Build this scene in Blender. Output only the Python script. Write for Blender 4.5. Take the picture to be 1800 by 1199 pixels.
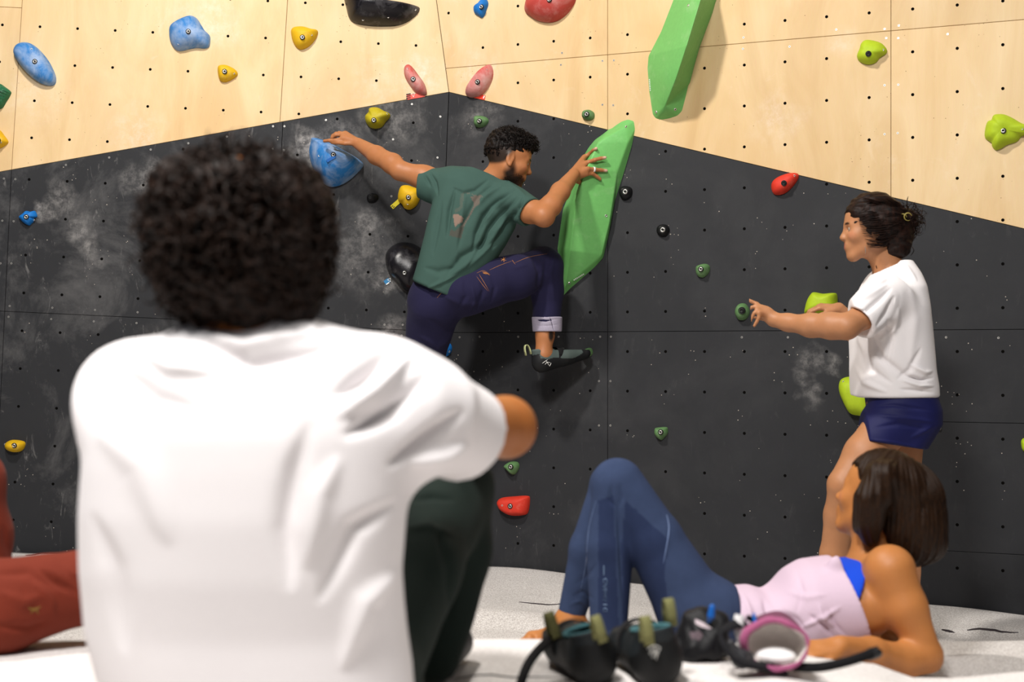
import bpy, bmesh, math, random
import numpy as np
from mathutils import Vector, Matrix
for o in list(bpy.data.objects): bpy.data.objects.remove(o)
S = bpy.context.scene
COL = S.collection
rng = np.random.default_rng(7); random.seed(7)

# ---------------------------------------------------------------- camera, world, lights, exposure
F = 2500.0; HZ = 618.0; CH = 1.10            # focal length and horizon row in pixels of the 1800x1199 frame, eye height
cd = bpy.data.cameras.new('camera'); cam = bpy.data.objects.new('camera', cd); COL.objects.link(cam)
cam.location = (0, 0, CH); cam.rotation_euler = (math.pi/2, 0, 0)
cd.sensor_width = 36; cd.lens = 36*F/1800; cd.shift_y = (HZ-599.5)/1800
cd.clip_start = .05; cd.clip_end = 60
cd.dof.use_dof = True; cd.dof.focus_distance = 6.2; cd.dof.aperture_fstop = 3.4
S.camera = cam
w = bpy.data.worlds.new('world'); S.world = w; w.use_nodes = True
w.node_tree.nodes['Background'].inputs[0].default_value = (.80, .86, 1, 1)
w.node_tree.nodes['Background'].inputs[1].default_value = .05
def area(name, loc, target, size, power, color, size_y=None, spread=180):
    l = bpy.data.lights.new(name, 'AREA'); l.energy = power; l.color = color
    l.shape = 'RECTANGLE'; l.size = size; l.size_y = size_y or size; l.spread = math.radians(spread)
    o = bpy.data.objects.new(name, l); COL.objects.link(o); o.location = loc
    o.rotation_euler = (Vector(target)-Vector(loc)).to_track_quat('-Z', 'Y').to_euler(); return o
area('hall_lamp', (-1.5, 3.3, 5.1), (-.1, 6.4, 1.3), .32, 215, (1, .95, .89))
area('hall_lamp', (.9, .2, 5.2), (.2, 5.0, .8), .6, 50, (1, .95, .88))
area('hall_lamp', (-.9, .35, 4.5), (-.35, 2.1, .7), .7, 260, (1, .97, .94))
area('hall_lamp', (3.4, 3.0, 5.2), (1.0, 5.6, 1.2), .5, 18, (1, .95, .89))
S.view_settings.view_transform = 'Standard'; S.view_settings.look = 'None'
S.view_settings.gamma = 1; S.view_settings.use_curve_mapping = False
S.view_settings.exposure = 0.0

# ---------------------------------------------------------------- general helpers
def V3(*a): return np.array(a, float)
def P(px, py, Y): return np.array([(px-900)/F*Y, Y, CH-(py-HZ)/F*Y])
def srgb(h):
    h = h.lstrip('#'); c = [int(h[i:i+2], 16)/255 for i in (0, 2, 4)]
    return tuple(x/12.92 if x < .04045 else ((x+.055)/1.055)**2.4 for x in c)
def unit(v): v = np.asarray(v, float); return v/np.linalg.norm(v)
def empty(name, loc, label, cat, group=None, parent=None):
    o = bpy.data.objects.new(name, None); COL.objects.link(o); o.location = tuple(loc)
    o.empty_display_size = .05
    if parent: o.parent = parent
    if label: o['label'] = label
    if cat: o['category'] = cat
    if group: o['group'] = group
    return o
def tag(o, label=None, cat=None, group=None, kind=None):
    if label: o['label'] = label
    if cat: o['category'] = cat
    if group: o['group'] = group
    if kind: o['kind'] = kind
    return o
def mk(name, V, faces, mats, parent=None, smooth=True, fmat=None, col=None):
    """link a mesh given in WORLD coordinates, kept in place under its (unrotated) parent"""
    V = np.asarray(V, float); me = bpy.data.meshes.new(name)
    off = np.zeros(3)
    if parent is not None:
        p = parent
        while p is not None: off = off+np.array(p.location); p = p.parent
        org = off
    else: org = V.mean(0)
    L = V-org
    if isinstance(faces, np.ndarray) and faces.ndim == 2:
        n, m = faces.shape
        me.vertices.add(len(L)); me.vertices.foreach_set('co', L.astype(np.float32).ravel())
        me.loops.add(n*m); me.loops.foreach_set('vertex_index', faces.astype(np.int32).ravel())
        me.polygons.add(n); me.polygons.foreach_set('loop_start', np.arange(0, n*m, m, dtype=np.int32))
        me.polygons.foreach_set('loop_total', np.full(n, m, dtype=np.int32))
        me.update(calc_edges=True)
    else:
        me.from_pydata([tuple(v) for v in L], [], [tuple(int(i) for i in f) for f in faces]); me.update()
    for m_ in (mats if isinstance(mats, (list, tuple)) else [mats]): me.materials.append(m_)
    me.polygons.foreach_set('use_smooth', [smooth]*len(me.polygons))
    if fmat is not None: me.polygons.foreach_set('material_index', np.asarray(fmat, np.int32))
    if col is not None:
        a = me.color_attributes.new('Col', 'FLOAT_COLOR', 'POINT')
        c = np.ones((len(V), 4), np.float32); c[:, :3] = col; a.data.foreach_set('color', c.ravel())
    o = bpy.data.objects.new(name, me); COL.objects.link(o)
    if parent is not None: o.parent = parent
    else: o.location = tuple(org)
    return o

# ---------------------------------------------------------------- procedural materials
def nodes(name):
    m = bpy.data.materials.new(name); m.use_nodes = True; nt = m.node_tree
    return m, nt, nt.nodes['Principled BSDF'], nt.links.new
def ramp(nt, stops):
    r = nt.nodes.new('ShaderNodeValToRGB'); e = r.color_ramp.elements
    while len(e) < len(stops): e.new(.5)
    for i, (p, c) in enumerate(stops):
        e[i].position = p; e[i].color = (c, c, c, 1) if isinstance(c, (int, float)) else (*c, 1)
    return r
def noise(nt, scale, detail=4, rough=.6, stretch=None, coord='Object', dist=0):
    tc = nt.nodes.new('ShaderNodeTexCoord'); n = nt.nodes.new('ShaderNodeTexNoise')
    n.inputs['Scale'].default_value = scale; n.inputs['Detail'].default_value = detail
    n.inputs['Roughness'].default_value = rough; n.inputs['Distortion'].default_value = dist
    if stretch:
        mp = nt.nodes.new('ShaderNodeMapping'); mp.inputs['Scale'].default_value = stretch
        nt.links.new(tc.outputs[coord], mp.inputs[0]); nt.links.new(mp.outputs[0], n.inputs[0])
    else: nt.links.new(tc.outputs[coord], n.inputs[0])
    return n
def mix(nt, fac, a, b, mode='MIX'):
    m = nt.nodes.new('ShaderNodeMix'); m.data_type = 'RGBA'; m.blend_type = mode
    for s, v in ((0, fac), (6, a), (7, b)):
        if hasattr(v, 'links'): nt.links.new(v, m.inputs[s])
        elif s == 0: m.inputs[0].default_value = v
        else: m.inputs[s].default_value = (*v, 1)
    return m.outputs[2]
def bump(nt, b, h, strength, dist=.002):
    n = nt.nodes.new('ShaderNodeBump'); n.inputs['Strength'].default_value = strength
    n.inputs['Distance'].default_value = dist; nt.links.new(h, n.inputs['Height']); nt.links.new(n.outputs[0], b.inputs['Normal'])
def plain(name, c, rough=.6, metal=0, bs=0, bscale=300, var=.12, sheen=0, spec=.5):
    m, nt, b, L = nodes(name); c = srgb(c) if isinstance(c, str) else c
    n = noise(nt, 14); L(mix(nt, n.outputs[0], tuple(x*(1-var) for x in c), tuple(min(1, x*(1+var)) for x in c)), b.inputs['Base Color'])
    b.inputs['Roughness'].default_value = rough; b.inputs['Metallic'].default_value = metal
    b.inputs['Specular IOR Level'].default_value = spec
    if sheen: b.inputs['Sheen Weight'].default_value = sheen
    if bs: bump(nt, b, noise(nt, bscale, 3).outputs[0], bs)
    return m
def hold_mat(name, c, chalk=.0, rough=.62, chalkcol=(.75, .78, .82)):
    """rough polyurethane with chalk rubbed into it in blotches"""
    m, nt, b, L = nodes(name); c = srgb(c)
    n1 = noise(nt, 9, 5, .65, coord='Object', dist=.4); n2 = noise(nt, 60, 4)
    base = mix(nt, n2.outputs[0], tuple(x*.86 for x in c), tuple(min(1, x*1.1) for x in c))
    if chalk:
        r = ramp(nt, [(.62-.35*chalk, 0), (.95-.35*chalk, min(1, .45+chalk*.5))]); L(n1.outputs[0], r.inputs[0])
        base = mix(nt, r.outputs[0], base, chalkcol)
    L(base, b.inputs['Base Color']); b.inputs['Roughness'].default_value = rough
    b.inputs['Specular IOR Level'].default_value = .35
    bump(nt, b, noise(nt, 420, 3).outputs[0], .35, .001); return m
def ply_mat():
    m, nt, b, L = nodes('birch_plywood')
    oi = nt.nodes.new('ShaderNodeObjectInfo')
    g = noise(nt, 2.2, 5, .6, stretch=(2.2, 2.2, .6), coord='Object', dist=1.2)
    f = noise(nt, 60, 6, .7, stretch=(6, 6, .35), coord='Object'); bl = noise(nt, 1.3, 3, .5)
    r = ramp(nt, [(.2, srgb('cfb184')), (.5, srgb('dcc297')), (.8, srgb('e6d0aa'))]); L(g.outputs[0], r.inputs[0])
    c = mix(nt, .10, r.outputs[0], f.outputs[1], 'OVERLAY')
    rr = ramp(nt, [(.35, srgb('f1dcb9')), (.7, (1, 1, 1))]); L(bl.outputs[0], rr.inputs[0])
    c = mix(nt, .55, c, rr.outputs[0], 'MULTIPLY')
    hs = nt.nodes.new('ShaderNodeHueSaturation'); L(c, hs.inputs['Color'])
    mr = nt.nodes.new('ShaderNodeMapRange'); mr.inputs[3].default_value = .93; mr.inputs[4].default_value = 1.05
    L(oi.outputs['Random'], mr.inputs[0]); L(mr.outputs[0], hs.inputs['Value'])
    ch = noise(nt, 3.3, 6, .7, dist=.8); rc = ramp(nt, [(.60, 0), (.78, .35)]); L(ch.outputs[0], rc.inputs[0])
    L(mix(nt, rc.outputs[0], hs.outputs[0], srgb('ece0d0')), b.inputs['Base Color'])
    b.inputs['Roughness'].default_value = .55; b.inputs['Specular IOR Level'].default_value = .3
    bump(nt, b, f.outputs[0], .08, .001); return m
def dark_mat():
    m, nt, b, L = nodes('charcoal_painted_plywood')
    g = noise(nt, 5, 5, .6); f = noise(nt, 80, 5, .7, stretch=(5, 5, .5))
    base = mix(nt, g.outputs[0], srgb('242528'), srgb('2e2f32'))
    base = mix(nt, .12, base, f.outputs[1], 'OVERLAY')
    # chalk: cloudy smears, streaks and small specks, denser on the left
    c1 = noise(nt, 2.2, 8, .70, coord='Object', dist=.5); r1 = ramp(nt, [(.50, 0), (.78, .26)]); L(c1.outputs[0], r1.inputs[0])
    c2 = noise(nt, 16, 6, .75, stretch=(1.6, 1.6, .5), dist=.8); r2 = ramp(nt, [(.60, 0), (.80, .40)]); L(c2.outputs[0], r2.inputs[0])
    geo = nt.nodes.new('ShaderNodeNewGeometry'); sx = nt.nodes.new('ShaderNodeSeparateXYZ'); L(geo.outputs['Position'], sx.inputs[0])
    mr = nt.nodes.new('ShaderNodeMapRange'); mr.inputs[1].default_value = .6; mr.inputs[2].default_value = -1.6
    mr.inputs[3].default_value = .12; mr.inputs[4].default_value = 1.0; L(sx.outputs[0], mr.inputs[0])
    ml = nt.nodes.new('ShaderNodeMath'); ml.operation = 'MULTIPLY'; L(r1.outputs[0], ml.inputs[0]); L(mr.outputs[0], ml.inputs[1])
    base = mix(nt, ml.outputs[0], base, srgb('a9a7a6'))
    m2 = nt.nodes.new('ShaderNodeMath'); m2.operation = 'MULTIPLY'; L(r2.outputs[0], m2.inputs[0]); L(mr.outputs[0], m2.inputs[1])
    base = mix(nt, m2.outputs[0], base, srgb('b9b6b4'))
    L(base, b.inputs['Base Color']); b.inputs['Roughness'].default_value = .62; b.inputs['Specular IOR Level'].default_value = .25
    bump(nt, b, f.outputs[0], .12, .001); return m
def carpet_mat(name, a, c):
    m, nt, b, L = nodes(name)
    n = noise(nt, 170, 3, .8); n2 = noise(nt, 3, 4, .6)
    r = ramp(nt, [(.40, srgb(a)), (.58, srgb(c))]); L(n.outputs[0], r.inputs[0])
    r2 = ramp(nt, [(.3, .88), (.7, 1.0)]); L(n2.outputs[0], r2.inputs[0])
    L(mix(nt, 1.0, r.outputs[0], r2.outputs[0], 'MULTIPLY'), b.inputs['Base Color'])
    b.inputs['Roughness'].default_value = 1; b.inputs['Specular IOR Level'].default_value = .1
    bump(nt, b, n.outputs[0], .7, .004); return m
def attr_mat(name, rough=.5, sss=0, bs=.2, bscale=350, sheen=0, var=.08, spec=.4):
    """colour comes from the painted 'Col' attribute, with procedural mottling"""
    m, nt, b, L = nodes(name); a = nt.nodes.new('ShaderNodeAttribute'); a.attribute_name = 'Col'
    n = noise(nt, 22, 5, .7); r = ramp(nt, [(.3, 1-var), (.7, 1+0*var)]); L(n.outputs[0], r.inputs[0])
    L(mix(nt, 1.0, a.outputs['Color'], r.outputs[0], 'MULTIPLY'), b.inputs['Base Color'])
    b.inputs['Roughness'].default_value = rough; b.inputs['Specular IOR Level'].default_value = spec
    if sss:
        b.inputs['Subsurface Weight'].default_value = sss; b.inputs['Subsurface Radius'].default_value = (.012, .005, .003)
        b.inputs['Subsurface Scale'].default_value = 1
    if sheen: b.inputs['Sheen Weight'].default_value = sheen
    if bs: bump(nt, b, noise(nt, bscale, 3).outputs[0], bs, .001)
    return m
def cloth_mat(name, c, bs=.25, bscale=500, var=.08, rough=.85, sheen=.02):
    m, nt, b, L = nodes(name); c = srgb(c) if isinstance(c, str) else c
    n = noise(nt, 200, 4, .8); n2 = noise(nt, 6, 4)
    base = mix(nt, n.outputs[0], tuple(x*(1-2*var) for x in c), tuple(min(1, x*(1+2*var)) for x in c))
    r = ramp(nt, [(.3, 1-var), (.7, 1.)]); L(n2.outputs[0], r.inputs[0])
    L(mix(nt, 1., base, r.outputs[0], 'MULTIPLY'), b.inputs['Base Color'])
    b.inputs['Roughness'].default_value = rough; b.inputs['Sheen Weight'].default_value = sheen; b.inputs['Specular IOR Level'].default_value = .2
    wv = nt.nodes.new('ShaderNodeTexWave'); wv.inputs['Scale'].default_value = bscale*.6; wv.inputs['Distortion'].default_value = 1
    tc = nt.nodes.new('ShaderNodeTexCoord'); L(tc.outputs['Object'], wv.inputs[0])
    bump(nt, b, mix(nt, .5, n.outputs[0], wv.outputs[0]), bs, .001); return m
def hair_mat(name, a, c, rough=.42, scale=(1, 1, 1)):
    m, nt, b, L = nodes(name); n = noise(nt, 90, 4, .7, stretch=scale)
    r = ramp(nt, [(.35, srgb(a)), (.7, srgb(c))]); L(n.outputs[0], r.inputs[0]); L(r.outputs[0], b.inputs['Base Color'])
    b.inputs['Roughness'].default_value = rough; b.inputs['Specular IOR Level'].default_value = .18
    bump(nt, b, n.outputs[0], .5, .002); return m
M = dict(
    ply=ply_mat(), dark=dark_mat(), backing=plain('raw_backing_board', '3a3128', .8),
    hole=plain('nut_hole_black', '080706', .9, spec=.05), rimply=plain('worn_hole_edge', '6b5236', .8),
    steel=plain('zinc_steel', 'cfcdc8', .35, .85), blacksteel=plain('black_steel', '151515', .45, .4), chip=plain('chipped_paint', 'b3aa9f', .8),
    blue=hold_mat('blue_resin', '0f6fc0', 0), bluec=hold_mat('chalked_blue_resin', '2a78bd', .62, chalkcol=(.55, .62, .72)),
    yellow=hold_mat('yellow_resin', 'd9ac10', .12, chalkcol=(.8, .7, .4)), ochre=hold_mat('olive_yellow_resin', 'b4a413', .15, chalkcol=(.6, .6, .3)),
    lime=hold_mat('lime_resin', 'abc422', 0), green=hold_mat('sage_green_resin', '5b8150', .25, chalkcol=(.32, .42, .28)),
    dgreen=hold_mat('dark_green_resin', '1f6b46', .1), vol=hold_mat('green_fibreglass', '6fb765', .2, .55, chalkcol=(.46, .66, .38)),
    red=hold_mat('red_resin', 'd03422', .1, chalkcol=(.8, .4, .3)), pink=hold_mat('chalked_pink_resin', 'c0554f', .62, chalkcol=(.72, .55, .52)),
    redvol=hold_mat('chalked_red_fibreglass', 'b5423c', .35, chalkcol=(.70, .45, .42)),
    black=hold_mat('black_resin', '0e0e10', 0, .5), blackc=hold_mat('chalked_black_gloss', '17161a', .30, .25, chalkcol=(.22, .21, .22)),
    tagred=plain('red_tag', 'e63a22', .5), tagyel=plain('yellow_tag', 'd8c928', .5), tagblue=plain('blue_tag', '2374a5', .5),
    white=plain('white_print', 'e8e8e4', .6), ink=plain('black_print', '101010', .7), dkblue=plain('dark_blue_print', '0a5aa8', .6),
    carpet=carpet_mat('grey_felt_carpet', 'b9b2ae', 'e9e5e1'), carpetn=carpet_mat('pale_felt_carpet', 'd3cdca', 'efebe8'),
    slit=plain('dark_seam', '2d2528', .9),
)

# ---------------------------------------------------------------- signed-distance modelling (bodies, clothes, shoes)
class Frame:
    def __init__(s, c, fwd, up, scale=1.0):
        s.c = np.asarray(c, float); y = unit(fwd); x = unit(np.cross(y, up)); z = np.cross(x, y)
        s.R = np.array([x, y, z]); s.s = scale
    def pt(s, a, b, c): return s.c+s.s*(np.array([a, b, c])@s.R)
class Vol:
    def __init__(s, lo, hi, h):
        s.lo = np.asarray(lo, float)-3*h; s.h = h; hi = np.asarray(hi, float)+3*h
        s.n = np.ceil((hi-s.lo)/h).astype(int)+1
        s.ax = [(s.lo[i]+h*np.arange(s.n[i])).astype(np.float32) for i in range(3)]
        s.G = np.full(s.n, 9., np.float32)
    def _apply(s, f, lo, hi, k, op):
        m = k+4*s.h; a = np.floor((lo-m-s.lo)/s.h).astype(int); b = np.ceil((hi+m-s.lo)/s.h).astype(int)+1
        a = np.clip(a, 0, s.n); b = np.clip(b, 0, s.n)
        if (b <= a).any(): return
        sl = tuple(slice(a[i], b[i]) for i in range(3))
        X = s.ax[0][sl[0]][:, None, None]; Y = s.ax[1][sl[1]][None, :, None]; Z = s.ax[2][sl[2]][None, None, :]
        d = f(X, Y, Z); g = s.G[sl]
        if op == 'u':
            hh = np.clip(.5+.5*(g-d)/k, 0, 1); s.G[sl] = g*(1-hh)+d*hh-k*hh*(1-hh)
        elif op == 's':
            g2 = -g; hh = np.clip(.5+.5*(g2-d)/k, 0, 1); s.G[sl] = -(g2*(1-hh)+d*hh-k*hh*(1-hh))
        elif op == 'i': s.G[sl] = np.maximum(g, d)
    def cap(s, a, b, ra, rb=None, k=.02, fl=None, op='u'):
        a = np.asarray(a, float); b = np.asarray(b, float); rb = ra if rb is None else rb; ba = b-a
        n = None
        if fl is not None: n = unit(fl[0]); q = 1/fl[1]-1; ba = ba+q*(ba@n)*n
        L2 = max(ba@ba, 1e-9)
        def f(X, Y, Z):
            x, y, z = X-a[0], Y-a[1], Z-a[2]
            if n is not None:
                w = q*(x*n[0]+y*n[1]+z*n[2]); x = x+w*n[0]; y = y+w*n[1]; z = z+w*n[2]
            t = np.clip((x*ba[0]+y*ba[1]+z*ba[2])/L2, 0, 1)
            return np.sqrt((x-t*ba[0])**2+(y-t*ba[1])**2+(z-t*ba[2])**2)-(ra+(rb-ra)*t)
        r = max(ra, rb); s._apply(f, np.minimum(a, b)-r, np.maximum(a, b)+r, k, op)
    def ell(s, c, r, R=None, k=.02, op='u'):
        c = np.asarray(c, float); r = np.asarray(r, float); R = np.eye(3) if R is None else R
        def f(X, Y, Z):
            x, y, z = X-c[0], Y-c[1], Z-c[2]; k0 = 0; k1 = 0
            for i in range(3):
                q = x*R[i][0]+y*R[i][1]+z*R[i][2]; k0 = k0+(q/r[i])**2; k1 = k1+(q/r[i]**2)**2
            k0 = np.sqrt(k0); return k0*(k0-1)/np.maximum(np.sqrt(k1), 1e-6)
        s._apply(f, c-r.max(), c+r.max(), k, op)
    def chain(s, pts, rad, k=.02, fl=None, op='u'):
        for i in range(len(pts)-1): s.cap(pts[i], pts[i+1], rad[i], rad[i+1], k, fl, op)
    def loft(s, st, W, A=None, k=.02, e=2.3, op='u', endr=.02):
        """st: [(centre, half_width, half_depth)] along axis A; width axis W; cross-sections are superellipses"""
        C = np.array([x[0] for x in st], float)
        A = unit(C[-1]-C[0]) if A is None else unit(A)
        W = np.asarray(W, float); W = unit(W-(W@A)*A); D = np.cross(A, W)
        t = C@A; o = np.argsort(t); t = t[o]; cw = (C@W)[o]; cdp = (C@D)[o]
        w = np.array([x[1] for x in st], float)[o]; dd = np.array([x[2] for x in st], float)[o]
        tt = np.linspace(t[0], t[-1], 160)
        def sm(v):
            y = np.interp(tt, t, v); kk = np.hanning(13); kk /= kk.sum(); return np.convolve(np.pad(y, 6, mode='edge'), kk, 'valid')
        cw, cdp, w, dd = sm(cw), sm(cdp), sm(w), sm(dd)
        def f(X, Y, Z):
            T = X*A[0]+Y*A[1]+Z*A[2]
            u = X*W[0]+Y*W[1]+Z*W[2]; v = X*D[0]+Y*D[1]+Z*D[2]
            ww = np.interp(T, tt, w).astype(np.float32); d2 = np.interp(T, tt, dd).astype(np.float32)
            u = np.abs(u-np.interp(T, tt, cw))/ww; v = np.abs(v-np.interp(T, tt, cdp))/d2
            d = ((u**e+v**e)**(1/e)-1)*np.minimum(ww, d2)
            q = np.maximum(t[0]-T, T-t[-1])
            a_, b_ = np.maximum(d+endr, 0), np.maximum(q+endr, 0)
            return np.minimum(np.maximum(d, q)+endr, 0)*0+np.where((d > -endr) & (q > -endr), np.sqrt(a_**2+b_**2)-endr, np.maximum(d, q))
        lo = (C-np.maximum(w.max(), dd.max())).min(0); hi = (C+np.maximum(w.max(), dd.max())).max(0)
        s._apply(f, lo, hi, k, op)
    def plane(s, p, n):       # keep the half-space (x-p).n < 0
        n = unit(n); c = float(np.dot(p, n)); X, Y, Z = s.ax[0][:, None, None], s.ax[1][None, :, None], s.ax[2][None, None, :]
        s.G = np.maximum(s.G, (X*n[0]+Y*n[1]+Z*n[2]-c).astype(np.float32))
    def mesh(s, smooth=2, lam=.5):
        G = s.G; h = s.h
        for ax in range(3):
            for e in (0, -1):
                ix = [slice(None)]*3; ix[ax] = e; G[tuple(ix)] = np.maximum(G[tuple(ix)], .01)
        B = G < 0; nx, ny, nz = np.array(G.shape)-1
        cnt = np.zeros((nx, ny, nz), np.uint8)
        for i in (0, 1):
            for j in (0, 1):
                for k in (0, 1): cnt += B[i:nx+i, j:ny+j, k:nz+k]
        act = (cnt > 0) & (cnt < 8); idx = np.argwhere(act); ids = np.full(act.shape, -1, np.int32); ids[act] = np.arange(len(idx))
        c8 = {}
        for i in (0, 1):
            for j in (0, 1):
                for k in (0, 1): c8[(i, j, k)] = G[idx[:, 0]+i, idx[:, 1]+j, idx[:, 2]+k]
        acc = np.zeros((len(idx), 3)); num = np.zeros(len(idx))
        for ax in range(3):
            for p in ((0, 0), (0, 1), (1, 0), (1, 1)):
                a = list(p); a.insert(ax, 0); b = list(p); b.insert(ax, 1)
                ga, gb = c8[tuple(a)], c8[tuple(b)]; m = (ga < 0) != (gb < 0)
                den = np.where(m, ga-gb, 1); t = np.where(m, ga/den, 0)
                pos = np.tile(np.array(a, float), (len(idx), 1)); pos[:, ax] = t
                acc += pos*m[:, None]; num += m
        Vt = (idx+acc/num[:, None])*h+s.lo
        quads = []
        for ax in range(3):
            o1, o2 = [(1, 2), (2, 0), (0, 1)][ax]
            sa = [slice(0, n_) for n_ in G.shape]; sb = list(sa); sa[ax] = slice(0, G.shape[ax]-1); sb[ax] = slice(1, G.shape[ax])
            ba, bb = B[tuple(sa)], B[tuple(sb)]
            e = np.argwhere(ba != bb); e = e[(e[:, o1] > 0) & (e[:, o2] > 0) & (e[:, o1] < G.shape[o1]-1) & (e[:, o2] < G.shape[o2]-1)]
            fl = ba[e[:, 0], e[:, 1], e[:, 2]]
            def cell(d1, d2):
                q = e.copy(); q[:, o1] -= d1; q[:, o2] -= d2; return ids[q[:, 0], q[:, 1], q[:, 2]]
            Q = np.stack([cell(1, 1), cell(0, 1), cell(0, 0), cell(1, 0)], 1); Q[~fl] = Q[~fl][:, ::-1]; quads.append(Q)
        Q = np.concatenate(quads); Q = Q[(Q >= 0).all(1)]
        return smooth_mesh(Vt, Q, smooth, lam), Q
def smooth_mesh(V, Q, it, lam=.5):
    if it <= 0: return V
    E = np.concatenate([Q[:, [0, 1]], Q[:, [1, 2]], Q[:, [2, 3]], Q[:, [3, 0]]]); E = np.concatenate([E, E[:, ::-1]])
    n = len(V); deg = np.maximum(np.bincount(E[:, 0], minlength=n), 1)
    for _ in range(it):
        for lm in (lam, -lam*.96 if it > 3 else 0):
            if lm == 0: continue
            A = np.stack([np.bincount(E[:, 0], V[E[:, 1], c], minlength=n) for c in range(3)], 1)/deg[:, None]
            V = V+lm*(A-V)
    return V
def vnormals(V, Q):
    a = V[Q[:, 2]]-V[Q[:, 0]]; b = V[Q[:, 3]]-V[Q[:, 1]]; n = np.cross(a, b)
    N = np.stack([np.bincount(Q.ravel(), np.repeat(n[:, c], Q.shape[1]), minlength=len(V)) for c in range(3)], 1)
    return N/np.maximum(np.linalg.norm(N, axis=1, keepdims=True), 1e-12)
def to_px(V): return np.stack([900+V[:, 0]/V[:, 1]*F, HZ-(V[:, 2]-CH)/V[:, 1]*F], 1)
def seg_dist(p, a, b):
    ba = b-a; t = np.clip(((p-a)@ba)/max(ba@ba, 1e-9), 0, 1); return np.linalg.norm(p-a-t[:, None]*ba, axis=1), t
def folds(V, Q, fl, scale=1.0, front=True):
    """raise (amp>0) or sink (amp<0) cloth along creases: fl = [(pixel polyline, amp in mm, width in px)]"""
    N = vnormals(V, Q); p = to_px(V); d = np.zeros(len(V))
    for pts, amp, wd in fl:
        pts = [np.array(q, float) for q in pts]; L = [np.linalg.norm(pts[i+1]-pts[i]) for i in range(len(pts)-1)]; T = sum(L); acc = 0
        best = np.full(len(V), 1e9); tb = np.zeros(len(V))
        for i in range(len(L)):
            dd, t = seg_dist(p, pts[i], pts[i+1]); m = dd < best; best[m] = dd[m]; tb[m] = ((acc+t*L[i])/T)[m]; acc += L[i]
        w_ = wd*(.35+.65*np.sin(np.pi*np.clip(tb, .02, .98)))
        d += amp/1000*np.exp(-(best/w_)**2)*np.clip(np.sin(np.pi*np.clip(tb, 0, 1)), 0, 1)**.8
    if front: d = d*np.clip(-N[:, 1]*1.6+.15, 0, 1)
    return V+N*(d*scale)[:, None]
def wob(V, Q, amp, freq, seed=0, aniso=(1, 1, 1)):
    """gentle irregular swelling of a surface"""
    r = np.random.default_rng(seed); N = vnormals(V, Q); d = np.zeros(len(V)); U = V*np.array(aniso)
    for i in range(7):
        k = r.normal(size=3); k = k/np.linalg.norm(k)*freq*r.uniform(.6, 1.7); ph = r.uniform(0, 6.28)
        k2 = r.normal(size=3)*freq*.5
        d += np.sin(U@k+ph+1.3*np.sin(U@k2+ph*2))/7
    return V+N*(d*amp*2)[:, None]
def tubes(paths, rad, sides=5):
    """many thin tubes as one mesh; paths: list of (n,3) arrays"""
    Vs, Fs, base = [], [], 0
    for k_, pth in enumerate(paths):
        pth = np.asarray(pth, float); n = len(pth); tg = np.gradient(pth, axis=0); tg /= np.maximum(np.linalg.norm(tg, axis=1, keepdims=True), 1e-9)
        u = np.cross(tg, [.31, .52, .79]); u /= np.maximum(np.linalg.norm(u, axis=1, keepdims=True), 1e-9); v = np.cross(tg, u)
        r = (rad[k_] if hasattr(rad, '__len__') else rad)*(np.ones(n) if n < 3 else np.clip(np.sin(np.linspace(.35, math.pi-.15, n)), .25, 1))
        a = np.arange(sides)/sides*2*math.pi
        ring = pth[:, None, :]+r[:, None, None]*(np.cos(a)[None, :, None]*u[:, None, :]+np.sin(a)[None, :, None]*v[:, None, :])
        Vs.append(ring.reshape(-1, 3))
        i = np.arange(n-1)[:, None]*sides; j = np.arange(sides)[None, :]; j2 = (j+1) % sides
        Fs.append(np.stack([i+j, i+j2, i+sides+j2, i+sides+j], -1).reshape(-1, 4)+base); base += n*sides
    return np.concatenate(Vs), np.concatenate(Fs)
def join(*vf):
    Vs, Fs, b = [], [], 0
    for V, Q in vf: Vs.append(V); Fs.append(np.asarray(Q)+b); b += len(V)
    return np.concatenate(Vs), np.concatenate(Fs)
def ribbon(path, wdir, width, thick=.0015):
    """flat strap following a path (width direction given per call)"""
    p = np.asarray(path, float); n = len(p); tg = np.gradient(p, axis=0); tg /= np.linalg.norm(tg, axis=1, keepdims=True)
    w_ = np.asarray(wdir, float)*np.ones((n, 1)); w_ = w_-(w_*tg).sum(1, keepdims=True)*tg; w_ /= np.linalg.norm(w_, axis=1, keepdims=True)
    u = np.cross(tg, w_); V = np.stack([p-w_*width/2-u*thick/2, p+w_*width/2-u*thick/2, p+w_*width/2+u*thick/2, p-w_*width/2+u*thick/2], 1).reshape(-1, 3)
    i = np.arange(n-1)[:, None]*4; j = np.arange(4)[None, :]; j2 = (j+1) % 4
    Fq = np.stack([i+j, i+j2, i+4+j2, i+4+j], -1).reshape(-1, 4)
    return V, np.concatenate([Fq, [[3, 2, 1, 0]], [[(n-1)*4, (n-1)*4+1, (n-1)*4+2, (n-1)*4+3]]])
def spline(pts, n=40, closed=False):
    p = np.asarray(pts, float); m = len(p); out = []
    ts = np.linspace(0, m if closed else m-1, n, endpoint=not closed)
    for t in ts:
        i = int(math.floor(t)); f = t-i
        if not closed and i >= m-1: i = m-2; f = 1.
        g = (lambda q: p[q % m]) if closed else (lambda q: p[min(max(q, 0), m-1)])
        a, b, c, d = g(i-1), g(i), g(i+1), g(i+2)
        out.append(.5*((2*b)+(-a+c)*f+(2*a-5*b+4*c-d)*f*f+(-a+3*b-3*c+d)*f**3))
    return np.array(out)

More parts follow.
